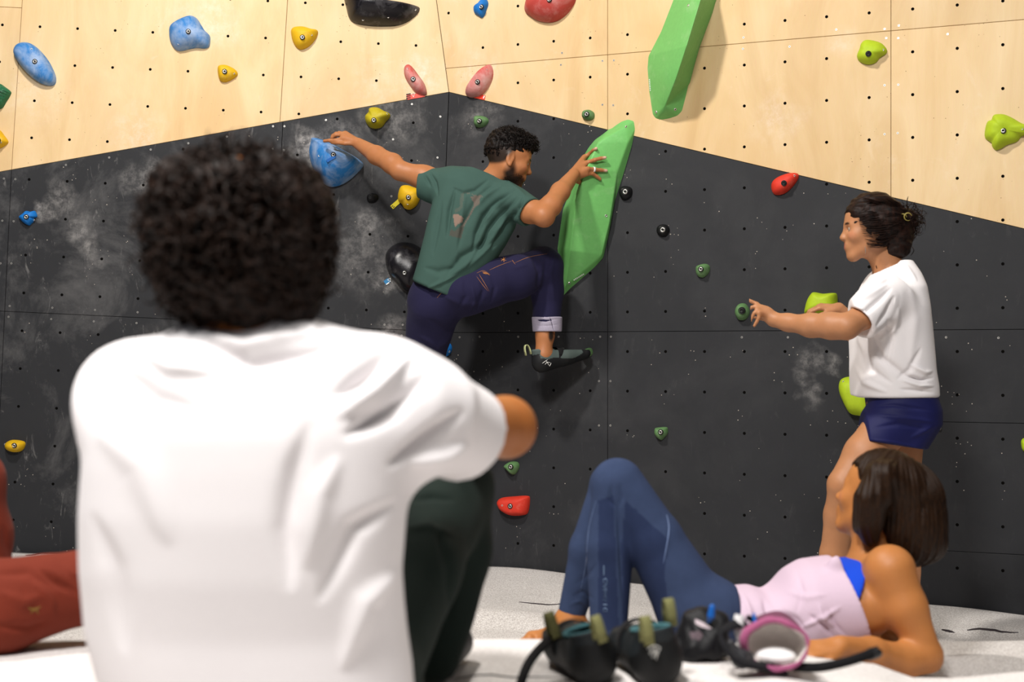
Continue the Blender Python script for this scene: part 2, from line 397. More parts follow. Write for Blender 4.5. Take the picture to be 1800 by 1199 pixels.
# ---------------------------------------------------------------- the climbing wall: two faces that meet in a shallow corner
CR = 39547.
def Yr(px): return CR/(px+5100.)
def plane3(a, b, c):
    n = unit(np.cross(b-a, c-a)); n = n if n[1] < 0 else -n; return n, float(n@a)
PL = {}
PL['R'] = plane3(P(785, 600, Yr(785)), P(1500, 600, Yr(1500)), P(785, 200, Yr(785)))
PL['L'] = plane3(P(0, 600, 6.66), P(789, 162, Yr(789)), P(757, 990, Yr(757)))
CAMP = np.array([0, 0, CH])
def hit(px, py, pl):
    n, c = PL[pl]; d = np.array([(px-900)/F, 1, -(py-HZ)/F]); return CAMP+d*((c-n@CAMP)/(n@d))
PL['U'] = plane3(hit(0, 302, 'L'), P(789, 162, Yr(789)), P(767, 0, Yr(767)))
def bndL(x): return 302-.1774*x
def bndR(x): return 162+.2375*(x-789)
def side_of(px, py):
    fold = np.interp(py, [-400, 0, 162, 990], [725, 767, 789, 757])
    if px > fold: return 'R'
    return 'U' if py < bndL(px) else 'L'
def clip_poly(poly, a, b):
    """keep the part left of the directed line a->b (pixel space, y down)"""
    out = []; f = lambda p: (b[0]-a[0])*(p[1]-a[1])-(b[1]-a[1])*(p[0]-a[0])
    for i in range(len(poly)):
        p, q = poly[i], poly[(i+1) % len(poly)]; fp, fq = f(p), f(q)
        if fp >= 0: out.append(p)
        if (fp >= 0) != (fq >= 0):
            t = fp/(fp-fq); out.append((p[0]+t*(q[0]-p[0]), p[1]+t*(q[1]-p[1])))
    return out
def panel(poly, pl, mat, parent, name, label=None):
    if len(poly) < 3: return
    n, c = PL[pl]; V = np.array([hit(x, y, pl) for x, y in poly]); cen = V.mean(0)
    area_ = np.linalg.norm(sum(np.cross(V[i]-cen, V[(i+1) % len(V)]-cen) for i in range(len(V))))/2
    if area_ < .004: return
    # orient counter-clockwise seen from the front, pull every edge in by under a millimetre
    if sum(np.cross(V[i]-cen, V[(i+1) % len(V)]-cen) for i in range(len(V)))@n < 0: V = V[::-1]
    m = len(V); W = []
    for i in range(m):
        e1 = unit(V[i]-V[i-1]); e2 = unit(V[(i+1) % m]-V[i]); n1 = np.cross(n, e1); n2 = np.cross(n, e2)
        s_ = 1+max(n1@n2, -.5); W.append(V[i]+(n1+n2)/s_*.0009)
    W = np.array(W); th = .018; bev = .0012
    I = []
    for i in range(m):
        e1 = unit(V[i]-V[i-1]); e2 = unit(V[(i+1) % m]-V[i]); n1 = np.cross(n, e1); n2 = np.cross(n, e2)
        I.append(W[i]+(n1+n2)/(1+max(n1@n2, -.5))*bev)
    I = np.array(I)
    Vt = np.concatenate([I, W-n*bev, W-n*th]); Fc = [list(range(m))]
    for i in range(m):
        j = (i+1) % m; Fc += [[i, i+m, j+m, j], [i+m, i+2*m, j+2*m, j+m]]
    Fc.append([2*m+i for i in range(m)][::-1])
    return mk(name, Vt, Fc, mat, parent, smooth=False)
XL, XR, YT, YB = -420, 2300, -420, 1150
def backing(name, poly, pl):
    n, c = PL[pl]; V = np.array([hit(x, y, pl) for x, y in poly]); V = np.concatenate([V-n*.019, V-n*.06]); m = len(poly)
    Fc = [list(range(m)), [m+i for i in range(m)][::-1]]+[[i, i+m, (i+1) % m+m, (i+1) % m] for i in range(m)]
    return mk(name, V, Fc, M['backing'], None, smooth=False)
# right face
wr = tag(backing('wall_right', [(765, YT), (XR, YT), (XR, YB), (755, YB)], 'R'), kind='structure')
wr['label'] = 'right face of the climbing wall, plywood above and charcoal below'
def xz(X, z): Y = CR/2500/2.4-X/2.4; return (900+X/Y*F, HZ-(z-CH)/Y*F)
X1, X2 = .4309, 1.5806; DXP = X2-X1
foldpts = [(740, -400), (767, 0), (789, 162), (757, 990), (751, 1150)]
def right_cell(xa, xb, za, zb, dark):
    poly = [xz(xa, zb), xz(xb, zb), xz(xb, za), xz(xa, za)]
    i = 2 if dark else 1; poly = clip_poly(poly, foldpts[i+1], foldpts[i])
    a, b = (700, bndR(700)), (2400, bndR(2400))
    poly = clip_poly(poly, a, b) if dark else clip_poly(poly, b, a)
    if len(poly) >= 3: panel(poly, 'R', M['dark'] if dark else M['ply'], wr, 'painted_panel' if dark else 'plywood_panel')
xs = [X1-DXP, X1, X2, X2+DXP]
for i in range(3):
    for za, zb in ((2.438, 3.70), (1.189, 2.438)): right_cell(xs[i], xs[i+1], za, zb, False)
    for za, zb in ((1.189, 2.438), (2.438, 3.7)): right_cell(xs[i], xs[i+1], za, zb, True)
for i in range(2): right_cell(xs[i], xs[i+1], -.06, 1.189, True)
for za, zb in ((-.06, .28), (.28, .81), (.81, 1.189)): right_cell(xs[2], xs[3], za, zb, True)
# left face
wl = tag(backing('wall_left', [(XL, bndL(XL)+4), (789, 162), (757, 990), (752, YB), (XL, YB)], 'L'), kind='structure')
wl['label'] = 'left face of the climbing wall, charcoal painted panels'
wu = tag(backing('wall_upper', [(XL, YT), (738, YT), (767, 0), (787, 161), (XL, bndL(XL))], 'U'), kind='structure')
wu['label'] = 'upper left face of the climbing wall, bare birch plywood'
def vl(k, y, up):      # seam k of the left face: pixel x at row y
    if up: return 39-.063*y+465*k
    return 20-.048*(y-300)+472*k
def left_cell(k, seg, dark):
    (ya, yb) = seg; g = lambda x, y0: y0+.047*x
    poly = [(vl(k, ya, not dark), g(vl(k, ya, not dark), ya)), (vl(k+1, ya, not dark), g(vl(k+1, ya, not dark), ya)),
            (vl(k+1, yb, not dark), g(vl(k+1, yb, not dark), yb)), (vl(k, yb, not dark), g(vl(k, yb, not dark), yb))]
    i = 2 if dark else 1; poly = clip_poly(poly, foldpts[i], foldpts[i+1])
    a, b = (-600, bndL(-600)), (900, bndL(900))
    poly = clip_poly(poly, a, b) if dark else clip_poly(poly, b, a)
    if len(poly) >= 3: panel(poly, 'L' if dark else 'U', M['dark'] if dark else M['ply'], wl if dark else wu, 'painted_panel' if dark else 'plywood_panel')
for k in (-1, 0, 1): left_cell(k, (-460, 480) if k >= 0 else (12, 480), False)
left_cell(-1, (-460, 12), False)
for k in (-1, 0, 1):
    left_cell(k, (60, 547), True); left_cell(k, (547, 1013), True); left_cell(k, (1013, 1150), True)

# nut holes and screws: a few pixels each, hundreds of them -> one stuff part per face
def discs(items, pl, r0, depth=.0006, seg=10, ring=None):
    Vs, Fs, mi, b = [], [], [], 0; n = PL[pl][0]; e1 = unit(np.cross(n, [0, 0, 1])); e2 = np.cross(n, e1)
    a = np.arange(seg)/seg*2*math.pi; cs = np.cos(a)[:, None]*e1+np.sin(a)[:, None]*e2
    for (px, py, r) in items:
        c = hit(px, py, pl)
        V = [c+cs*r+n*depth*0, c+cs*r*.92+n*depth]
        Fs += [[b+i, b+(i+1) % seg, b+seg+(i+1) % seg, b+seg+i] for i in range(seg)]; mi += [0]*seg
        if ring:
            V.append(c+cs*r*ring+n*depth); V.append(c+cs*r*ring*.9-n*.0002)
            Fs += [[b+seg+i, b+seg+(i+1) % seg, b+2*seg+(i+1) % seg, b+2*seg+i] for i in range(seg)]; mi += [0]*seg
            V.append(c+cs*r*ring+n*depth*1.1); Fs.append([b+4*seg+i for i in range(seg)]); mi.append(1); b2 = 5*seg
        else: Fs.append([b+seg+i for i in range(seg)]); mi.append(0); b2 = 2*seg
        Vs += V; b += b2
    return np.concatenate(Vs), Fs, mi
def chalk_spots(m, spots, col):
    nt = m.node_tree; b = nt.nodes['Principled BSDF']; L = nt.links.new; src = b.inputs['Base Color'].links[0].from_socket
    geo = nt.nodes.new('ShaderNodeNewGeometry'); acc = None
    wn = noise(nt, 7, 5, .7, coord='Object'); vm = nt.nodes.new('ShaderNodeVectorMath'); vm.operation = 'MULTIPLY_ADD'
    tc = nt.nodes.new('ShaderNodeTexNoise'); tc.inputs['Scale'].default_value = 9; tc.inputs['Detail'].default_value = 5; L(geo.outputs['Position'], tc.inputs[0])
    L(tc.outputs['Color'], vm.inputs[0]); vm.inputs[1].default_value = (.22, .22, .22); L(geo.outputs['Position'], vm.inputs[2])
    for (x, y, pl, r, s_) in spots:
        d = nt.nodes.new('ShaderNodeVectorMath'); d.operation = 'DISTANCE'; L(vm.outputs[0], d.inputs[0]); d.inputs[1].default_value = tuple(hit(x, y, pl)+.11)
        q = nt.nodes.new('ShaderNodeMapRange'); q.inputs[1].default_value = r; q.inputs[2].default_value = 0; q.inputs[3].default_value = 0; q.inputs[4].default_value = s_; L(d.outputs['Value'], q.inputs[0])
        if acc is None: acc = q.outputs[0]
        else: a_ = nt.nodes.new('ShaderNodeMath'); a_.operation = 'MAXIMUM'; L(acc, a_.inputs[0]); L(q.outputs[0], a_.inputs[1]); acc = a_.outputs[0]
    f = nt.nodes.new('ShaderNodeTexNoise'); f.inputs['Scale'].default_value = 26; f.inputs['Detail'].default_value = 7; f.inputs['Roughness'].default_value = .75; L(geo.outputs['Position'], f.inputs[0])
    rr = ramp(nt, [(.42, .15), (.68, 1.)]); L(f.outputs[0], rr.inputs[0]); mu = nt.nodes.new('ShaderNodeMath'); mu.operation = 'MULTIPLY'; L(acc, mu.inputs[0]); L(rr.outputs[0], mu.inputs[1])
    L(mix(nt, mu.outputs[0], src, srgb(col)), b.inputs['Base Color'])
chalk_spots(M['dark'], [(540, 262, 'L', .13, .75), (600, 240, 'L', .12, .4), (105, 352, 'L', .11, .4), (75, 372, 'L', .07, .6), (140, 408, 'L', .09, .5), (160, 445, 'L', .07, .45), (640, 440, 'L', .25, .26), (655, 390, 'L', .10, .5), (690, 200, 'L', .18, .4), (690, 480, 'L', .10, .7), (255, 320, 'L', .12, .5),
    (1425, 625, 'R', .07, .4), (1455, 638, 'R', .06, .35), (1415, 660, 'R', .07, .35), (1425, 695, 'R', .06, .3), (845, 200, 'R', .12, .3), (680, 580, 'L', .12, .4), (300, 640, 'L', .25, .25)], 'c9c5c2')
chalk_spots(M['ply'], [(370, 40, 'U', .16, .5), (335, 30, 'U', .12, .4), (740, 130, 'U', .14, .55), (840, 130, 'R', .14, .5), (240, 235, 'U', .16, .4), (1365, 210, 'R', .14, .4), (1480, 75, 'R', .10, .35), (60, 170, 'U', .2, .3), (660, 160, 'U', .15, .3)], 'f3e9e2')
HO = {'L': [], 'U': [], 'R': []}
for i in range(-4, 13):
    for j in range(-4, 13):
        x, y = 51.25+66.9*i-3.12*j, 315.5+3.33*i+66.5*j
        if -150 < x < 775 and y > bndL(x)+9 and y < 955+.04*x: HO['L'].append((x, y, .0068))
    for j in range(-6, 4):
        x = 60.5+66.4*i; x = x-(4.9-(x-65)/595*1.4)*j; y = 177.2+3.3*i+65.1*j
        fold = np.interp(y, [-400, 0, 162], [725, 767, 789])
        if -150 < x < fold-12 and y < bndL(x)-5 and y > -100: HO['U'].append((x, y, .0068))
Xc = 1.1715
for i in range(-9, 8):
    for j in range(-6, 11):
        x, y = xz(Xc+.16345*i, CH+.1776*j)
        fold = np.interp(y, [-400, 0, 162, 990], [725, 767, 789, 757])
        if x > fold+10 and x < 1950 and y > -80 and y < 1000+.07*(x-940): HO['R'].append((x, y, .0068))
SC = {'L': [(7, 314), (27, 315), (4, 388), (24, 389), (1, 463), (20, 463), (17, 538), (92, 541), (167, 545), (242, 549), (15, 557), (90, 561), (165, 565), (240, 568),
            (192, 277), (265, 263), (331, 252), (116, 290), (399, 240), (480, 222), (500, 222), (479, 262), (499, 264), (573, 211), (724, 183), (691, 245), (769, 277), (688, 345), (676, 571), (708, 571), (675, 588), (706, 590), (774, 205), (9, 781), (1, 856)],
      'R': [(808, 593), (843, 592), (911, 592), (982, 592), (1055, 592), (1074, 592), (1304, 593), (1385, 593), (1468, 593), (1663, 593), (1755, 594), (1053, 670), (1073, 670), (1053, 748), (1073, 748), (1053, 446), (1555, 51), (1580, 45), (1558, 67), (1579, 67), (1555, 150), (1579, 149), (1555, 236), (1578, 234), (1666, 60), (1388, 82), (1470, 52), (1307, 66), (1306, 86), (1059, 107), (1079, 106), (1059, 184), (1078, 185), (988, 93), (986, 114)]}
def stuff(name, d, parent, mats, label):
    o = mk(name, d[0], d[1], mats, parent, smooth=False, fmat=d[2]); o['kind'] = 'stuff'; o['label'] = label; return o
for pl, par in (('L', wl), ('U', wu), ('R', wr)):
    stuff('bolt_hole', discs(HO[pl], pl, .005), par, [M['hole']], 'grid of dark bolt holes drilled through the panels')
    if pl in SC: stuff('screw', discs([(x, y, .0050) for x, y in SC[pl]], pl, .005, .0012, 10, .42), par, [M['steel'], M['ink']], 'zinc screws along the panel seams')
sp = {'L': [], 'R': [], 'U': []}
rs = np.random.default_rng(3)
for _ in range(360):
    x, y = rs.uniform(0, 1800), rs.uniform(0, 1000); pl = side_of(x, y)
    darkp = y > (bndL(x) if x < 789 else bndR(x))
    for q in range(rs.integers(1, 4)):
        xx, yy = x+rs.normal()*9, y+rs.normal()*9
        if side_of(xx, yy) == pl: sp[pl].append((xx, yy, rs.uniform(.0012, .0026), (yy > (bndL(xx) if xx < 789 else bndR(xx)))))
for pl, par in (('L', wl), ('R', wr), ('U', wu)):
    for dk in (True, False):
        it = [(a, b, c) for a, b, c, d in sp[pl] if d == dk and (dk or rs.uniform() < .8)]
        if it: stuff('chip_mark' if dk else 'screw_hole', discs([(a, b, c*(1 if dk else .7)) for a, b, c in it], pl, .002, .0003, 6), par, [M['chip'] if dk else M['rimply']], 'small pale chips in the paint' if dk else 'small old screw holes in the plywood')
# ---------------------------------------------------------------- holds
def zc(x0, y0, s): return lambda pts: [(x0+a*s, y0+b*s) for a, b in pts]
A1, A2, A3, A4 = zc(0, 0, .25), zc(450, 0, .25), zc(900, 0, .25), zc(1350, 0, .25)
A5, A6, A7, A8 = zc(0, 300, .25), zc(500, 180, .25), zc(650, 400, .25), zc(1250, 480, .25)
def bolt(c, n, parent, r=.0085, bright=True):
    n = unit(n); e1 = unit(np.cross(n, [.1, .2, 1])); e2 = np.cross(n, e1); a = np.arange(18)/18*2*math.pi; cs = np.cos(a)[:, None]*e1+np.sin(a)[:, None]*e2
    rings = [(r*1.45, -.004, 0), (r*1.42, .0012, 0), (r*1.12, .0015, 0), (r*1.1, -.0005, 0), (r, -.0005, 1), (r*.96, .003, 1), (r*.55, .0032, 1), (r*.5, .0005, 2)]
    V = np.concatenate([c+cs*q+n*h for q, h, _ in rings]); Fc, mi = [], []
    for k in range(len(rings)-1):
        for i in range(18): Fc.append([k*18+i, k*18+(i+1) % 18, (k+1)*18+(i+1) % 18, (k+1)*18+i]); mi.append(rings[k+1][2] if k > 3 else 0)
    Fc.append([(len(rings)-1)*18+i for i in range(18)]); mi.append(2)
    return mk('bolt', V, Fc, [M['blacksteel'], M['steel'] if bright else M['blacksteel'], M['ink']], parent, fmat=mi)
def screwhole(c, n, parent, r=.005):
    n = unit(n); e1 = unit(np.cross(n, [.1, .2, 1])); e2 = np.cross(n, e1); a = np.arange(12)/12*2*math.pi; cs = np.cos(a)[:, None]*e1+np.sin(a)[:, None]*e2
    V = np.concatenate([c+cs*r-n*.003, c+cs*r+n*.0009, c+cs*r*.6+n*.0009, c+cs*r*.55-n*.0005]); Fc, mi = [], []
    for k in range(3):
        for i in range(12): Fc.append([k*12+i, k*12+(i+1) % 12, (k+1)*12+(i+1) % 12, (k+1)*12+i]); mi.append(0)
    Fc.append([36+i for i in range(12)]); mi.append(1)
    return mk('fixing_screw', V, Fc, [M['steel'], M['ink']], parent, fmat=mi)
def hold(outline, H, mat, label, bolts=(), screws=(), pl=None, peak=None, a=2.6, b=.62, lump=.12, seed=1, name='climbing_hold', cat='climbing hold', group='bolted climbing holds', N=56, NR=16, bright=True, ridge=None, br=.0085, htfn=None):
    o = spline(outline, N, True); cx, cy = o.mean(0); pl = pl or side_of(cx, cy); n = PL[pl][0]
    pk = peak or (bolts[0] if bolts else (cx, cy)); W = np.array([hit(x, y, pl) for x, y in o]); c = hit(*pk, pl)
    cen = hit(cx, cy, pl); r_ = np.random.default_rng(seed); ks = [(r_.normal(size=3)*28, r_.uniform(0, 6.3)) for _ in range(4)]
    rs_ = np.linspace(1, 0, NR+1)**.8; V = []
    rs_ = np.concatenate([[1.0], 1-(np.linspace(0, 1, NR)**1.6)*1])[:NR+1]; rs_[1:] = 1-(np.linspace(1/NR, 1, NR)**1.5)
    for k, r in enumerate(rs_):
        q = c+(W-c)*r; h = H*(1-r**a)**b if r < 1 else 0.
        h = np.full(len(q), h); lm = sum(np.sin(q@kk+ph) for kk, ph in ks)/4; h = h*(1+lump*lm*2*(1-r*.5))
        if htfn is not None: h = htfn(q, r, h)
        V.append(q+n*(h[:, None]+.001 if hasattr(h, 'shape') else h))
    V[0] = W-n*.002; V = V[:-1]; m = N; Fc = [[k*m+i, k*m+(i+1) % m, (k+1)*m+(i+1) % m, (k+1)*m+i] for k in range(len(V)-1) for i in range(m)]
    top = len(V)*m; Vt = np.concatenate(V+[V[-1].mean(0)[None]]); Fc += [[top-m+i, top-m+(i+1) % m, top] for i in range(m)]
    root = empty(name, cen, label, cat, group)
    body = mk('body', Vt, Fc, mat, root)
    me = body.data
    bm = bmesh.new(); bm.from_mesh(me); bmesh.ops.recalc_face_normals(bm, faces=bm.faces); bm.to_mesh(me); bm.free()
    def surf(px, py):
        pp = to_px(Vt); i = np.argmin(((pp-[px, py])**2).sum(1)); q = np.argsort(((pp-[px, py])**2).sum(1))[:4]
        h = ((Vt[q]-c)@n).mean(); w_ = hit(px, py, pl); d = unit(w_-CAMP); hh = h; return w_-d*(hh/abs(d@n)), i
    if bolts:
        for (x, y) in bolts: s_, i = surf(x, y); bolt(s_+n*.001, n, root, br, bright)
    for (x, y) in screws: s_, i = surf(x, y); screwhole(s_, n, root, .0045)
    return root, surf, n
def circ(x, y, rx, ry=None, n=12, jit=0, seed=0):
    r_ = np.random.default_rng(seed); ry = ry or rx
    return [(x+rx*(1+jit*r_.normal())*math.cos(t), y+ry*(1+jit*r_.normal())*math.sin(t)) for t in np.arange(n)/n*2*math.pi]
def box_on(cx, cy, pl, wpx, hpx, ang, mat, parent, name, lift=.001, th=.002, label=None):
    n = PL[pl][0]; c = hit(cx, cy, pl)+n*lift; ex = unit(hit(cx+10*math.cos(ang), cy+10*math.sin(ang), pl)-hit(cx, cy, pl)); ey = np.cross(n, ex)
    s_ = c[1]/F; q = []
    for dz in (0, th):
        for sx, sy in ((-1, -1), (1, -1), (1, 1), (-1, 1)): q.append(c+ex*sx*wpx*s_/2+ey*sy*hpx*s_/2+n*dz)
    o = mk(name, q, [[0, 1, 2, 3], [7, 6, 5, 4], [0, 4, 5, 1], [1, 5, 6, 2], [2, 6, 7, 3], [3, 7, 4, 0]], mat, parent, smooth=False)
    if label: o['label'] = label
    return o
h = hold(A1([(165,303),(215,308),(262,335),(310,385),(350,440),(385,510),(397,560),(385,597),(340,603),(285,585),(225,545),(170,490),(125,430),(103,385),(103,350),(125,318)]), .075, M['bluec'], 'large chalky blue oval hold high on the pale plywood at far left', A1([(245,433)]), A1([(220,345)]), a=3.2, b=.5, lump=.05)
hold(A1([(1340,112),(1385,130),(1415,175),(1440,215),(1475,250),(1480,290),(1472,330),(1440,342),(1390,338),(1340,345),(1290,358),(1250,358),(1220,335),(1197,290),(1190,235),(1195,190),(1225,160),(1280,130)]), .07, M['bluec'], 'chalky blue saddle-shaped hold at upper left, whitened on top', A1([(1324,221)]), A1([(1255,308)]), lump=.06, seed=4)
hold(A1([(1535,470),(1580,458),(1620,470),(1660,495),(1673,525),(1650,550),(1610,572),(1580,580),(1550,570),(1535,530)]), .045, M['yellow'], 'small yellow teardrop hold just below and right of the blue saddle hold', A1([(1579,503)]), A1([(1645,516)]), seed=5)
hold(A2([(270,192),(330,188),(390,205),(433,215),(432,250),(410,290),(370,330),(320,351),(285,335),(262,300),(250,260),(247,215)]), .05, M['yellow'], 'yellow rounded triangular hold on plywood left of the black volume', A2([(326,262)]), A2([(391,246)]), seed=6)
hold(A2([(615,-60),(620,0),(635,60),(650,120),(675,155),(730,175),(820,186),(900,188),(990,183),(1060,160),(1110,125),(1140,95),(1152,68),(1145,50),(1080,38),(980,25),(900,5),(830,-20),(760,-60),(690,-80)]), .11, M['blackc'], 'long black wedge-shaped volume cut by the top of the picture', (), A2([(1120,68),(752,140),(930,120)]), pl='U', peak=A2([(790,40)])[0], a=2.0, b=.75, seed=7, lump=.03)
r, sf, n = hold(A1([(0,590),(35,610),(78,645),(75,670),(50,710),(10,765),(-60,740),(-90,660),(-50,600)]), .07, M['dgreen'], 'dark green ribbed hold cut by the left edge of the picture', A1([(-30,670)]), pl='U', seed=8,
     htfn=lambda q, r, h: h*(1+.10*np.sign(np.sin(q[:, 2]*520+q[:, 0]*160))))
hold(A1([(0,915),(30,950),(60,995),(45,1020),(0,1043),(-50,1030),(-70,960),(-40,910)]), .05, M['yellow'], 'yellow hold cut by the left edge just above the charcoal boundary', A1([(-15,985)]), A1([(5,1000)]), pl='U', seed=9)
hold(A3([(92,72),(130,115),(180,145),(250,160),(310,152),(360,125),(410,75),(450,0),(440,-70),(330,-120),(200,-90),(120,-30)]), .09, M['redvol'], 'chalky red half-round hold at the top edge of the picture', A3([(262,-2)]), (), pl='R', seed=10, a=2.2, lump=.03)
hold(A2([(1600,-5),(1625,0),(1635,30),(1622,70),(1608,110),(1590,126),(1570,115),(1540,95),(1535,60),(1550,40),(1580,20)]), .04, M['blue'], 'small bright blue hold at the top edge above the climber', A2([(1583,48)]), seed=11)
r, sf, n = hold(A2([(1075,455),(1110,485),(1150,540),(1185,590),(1200,640),(1198,668),(1170,672),(1120,650),(1080,600),(1050,550),(1040,500),(1048,465)]), .05, M['pink'], 'chalky pink leaf-shaped hold, the left one of the pair at the wall peak', A2([(1105,556)]), A2([(1067,484)]), pl='U', seed=12, group='pair of pink holds at the peak', lump=.04)
tg = empty('grade_tag', hit(733, 168, 'U'), 'red paper tag with three black bars under the left pink hold', 'tag')
box_on(731, 169, 'U', 31, 8, -.17, M['tagred'], tg, 'tag_strip')
for q in range(3): box_on(718, 165.8+q*3.4, 'U', 8, 1.8, -.17, M['ink'], tg, 'printed_bar', .0031, .0004)
tri = [hit(723, 165, 'U'), hit(729, 164, 'U'), hit(727, 171, 'U')]
Vt, Fq = tubes([np.array([tri[i]+PL['U'][0]*.0035, tri[(i+1) % 3]+PL['U'][0]*.0035]) for i in range(3)], .0011); mk('printed_triangle', Vt, Fq, M['white'], tg)
hold(A2([(1650,455),(1668,490),(1668,540),(1650,590),(1620,640),(1580,675),(1520,688),(1485,675),(1480,650),(1500,610),(1540,550),(1580,500),(1620,465)]), .055, M['pink'], 'chalky pink leaf-shaped hold, the right one of the pair at the wall peak', A2([(1557,576)]), A2([(1621,490)]), pl='R', seed=13, group='pair of pink holds at the peak', lump=.04)
tg = empty('grade_tag', hit(846, 171, 'R'), 'red paper tag mostly hidden under the right pink hold', 'tag')
box_on(843, 170, 'R', 22, 8, .2, M['tagred'], tg, 'tag_strip'); box_on(851, 171, 'R', 2, 5, .4, M['white'], tg, 'printed_bar', .0031, .0004)
hold(A2([(820,755),(860,758),(900,780),(940,800),(942,825),(915,855),(890,890),(850,905),(810,900),(785,880),(770,850),(768,815),(790,790),(795,765)]), .06, M['ochre'], 'olive yellow faceted hold on charcoal just below the wall peak', A2([(828,845)]), A2([(920,802)]), pl='L', seed=14, lump=.2)
hold(A2([(1545,820),(1580,815),(1620,825),(1637,850),(1620,880),(1590,897),(1550,893),(1540,860)]), .04, M['green'], 'small sage green foothold on charcoal above the climber, left of his head', A2([(1570,851)]), (), pl='R', seed=15, group='small green footholds')
hold(A3([(510,780),(545,773),(575,790),(582,815),(570,840),(530,846),(500,830),(498,800)]), .04, M['green'], 'small sage green foothold on plywood at the charcoal boundary', A3([(525,803)]), (), seed=16, group='small green footholds')
hold([(1356,325),(1365,313),(1385,305),(1402,305),(1403,315),(1390,332),(1375,342),(1360,341)], .045, M['red'], 'red slanted hold on charcoal near the plywood boundary, right half', [(1378,322)], [(1396,309)], seed=17, bright=False)
hold(A4([(680,285),(720,282),(790,300),(825,330),(838,358),(830,380),(790,405),(760,440),(710,455),(665,445),(635,425),(627,390),(645,345),(655,310)]), .05, M['lime'], 'lime rounded triangular hold high on the right plywood', A4([(706,378)]), A4([(809,351)]), seed=18, bright=False)
hold(A4([(1600,805),(1660,805),(1720,830),(1790,870),(1860,890),(1850,950),(1790,955),(1760,990),(1730,1005),(1680,1020),(1640,1045),(1600,1057),(1575,1030),(1570,1005),(1525,970),(1528,900),(1545,855),(1570,845),(1580,820)]), .06, M['lime'], 'large knobbly lime hold on plywood at the right edge', A4([(1653,919)]), A4([(1787,906)]), seed=19, lump=.18)
hold([(1090,331),(1098,327),(1108,329),(1112,335),(1110,346),(1101,352),(1093,349),(1089,340)], .035, M['black'], 'small black round hold touching the right side of the green volume', [(1099,337)], seed=20, group='small black round holds', br=.011)
hold(circ(1166, 405, 11.5, 11, jit=.03, seed=2), .035, M['black'], 'small black round hold alone on charcoal right of the green volume', [(1165,404)], seed=21, group='small black round holds', br=.011)
hold([(1224,470),(1232,465),(1242,464),(1248,469),(1246,480),(1236,488),(1226,484)], .04, M['green'], 'small sage green foothold on open charcoal above the pointing hand', [(1232,473)], seed=22, group='small green footholds', lump=.2)
hold(circ(1305, 548, 12.5, 15, jit=.02, seed=3), .045, M['green'], 'round sage green hold behind the standing woman\'s fingertips', [(1304,546)], seed=23, bright=False, br=.011)
hold(A8([(725,135),(790,145),(860,140),(885,150),(890,200),(885,240),(830,270),(750,285),(665,290),(665,240),(680,190),(700,155)]), .075, M['lime'], 'lime scooped hold behind the standing woman\'s forearm', (), seed=24, pl='R', a=3, b=.5, lump=.05)
hold(A8([(985,728),(930,738),(905,770),(905,830),(935,910),(980,985),(1040,1003),(1128,1008),(1150,900),(1100,800),(1050,740)]), .085, M['lime'], 'large lime hold half hidden behind the standing woman\'s shirt and shorts', (), A8([(930,765)]), seed=25, a=3.4, b=.5, pl='R', lump=.04)
hold(A5([(135,325),(165,300),(185,283),(215,288),(245,283),(258,300),(262,325),(240,335),(245,350),(222,375),(205,386),(175,372),(145,345)]), .035, M['blue'], 'small bright blue angular hold on charcoal at far left', A5([(184,325)]), A5([(238,347)]), seed=26, lump=.2)
r, sf, n = hold(A6([(195,250),(260,262),(340,295),(430,345),(500,385),(550,425),(550,455),(510,500),(460,545),(400,580),(330,595),(280,575),(235,520),(200,460),(178,390),(175,330),(185,280)]), .15, M['bluec'], 'big chalky blue shell-shaped hold gripped by the climber\'s left hand', A6([(344,368)]), A6([(244,376)]), seed=27, a=2.4, b=.7, lump=.02, N=80, NR=22)
q, _ = sf(582, 279); nn = unit(CAMP-q); ex = unit(np.cross([0, 0, 1], -nn)); ez = np.cross(ex, nn)
d1 = unit(ex*.86+ez*-.5); d2 = np.cross(nn, d1)
mk('printed_mark', [q+nn*.006+d1*a_*.023+d2*b_*.0065 for a_, b_ in ((-1, -1), (1, -1), (1, 1), (-1, 1))]+[q-nn*.004+d1*a_*.023+d2*b_*.0065 for a_, b_ in ((-1, -1), (1, -1), (1, 1), (-1, 1))], [[0, 1, 2, 3], [7, 6, 5, 4], [0, 4, 5, 1], [1, 5, 6, 2], [2, 6, 7, 3], [3, 7, 4, 0]], M['dkblue'], r, smooth=False)
hold(A6([(820,590),(865,582),(905,595),(950,615),(955,660),(945,700),(920,735),(880,755),(845,745),(825,715),(800,690),(800,640)]), .055, M['yellow'], 'yellow two-lobed hold beside the climber\'s left sleeve', A6([(872,667)]), A6([(866,714)]), pl='L', seed=28, lump=.14)
tg = empty('grade_tag', hit(697, 357, 'L'), 'yellow paper tag sticking out below the two-lobed yellow hold', 'tag')
box_on(697.5, 357, 'L', 24, 7.5, -.72, M['tagyel'], tg, 'tag_strip')
for q in (0, 1): box_on(689.8+q*2.6, 362.5+q*1.6, 'L', 3.4, 1.4, -.72, M['ink'], tg, 'printed_bar', .0031, .0004)
hold(A6([(590,650),(620,640),(655,650),(662,675),(640,700),(600,705),(582,690),(580,665)]), .04, M['black'], 'small black round hold below the big blue shell hold', A6([(606,660)]), (), pl='L', seed=29, group='small black round holds', bright=False)
hold(A7([(250,103),(310,115),(370,155),(400,220),(400,350),(350,440),(300,458),(240,435),(180,370),(130,310),(110,240),(115,180),(150,135),(200,108)]), .10, M['blackc'], 'glossy black round volume half hidden behind the climber\'s green shirt', A7([(244,319)]), (), pl='L', seed=30, a=3, b=.55, lump=.07)
tg = empty('grade_tag', hit(681, 494, 'L'), 'tiny blue and white paper tag below the glossy black volume', 'tag')
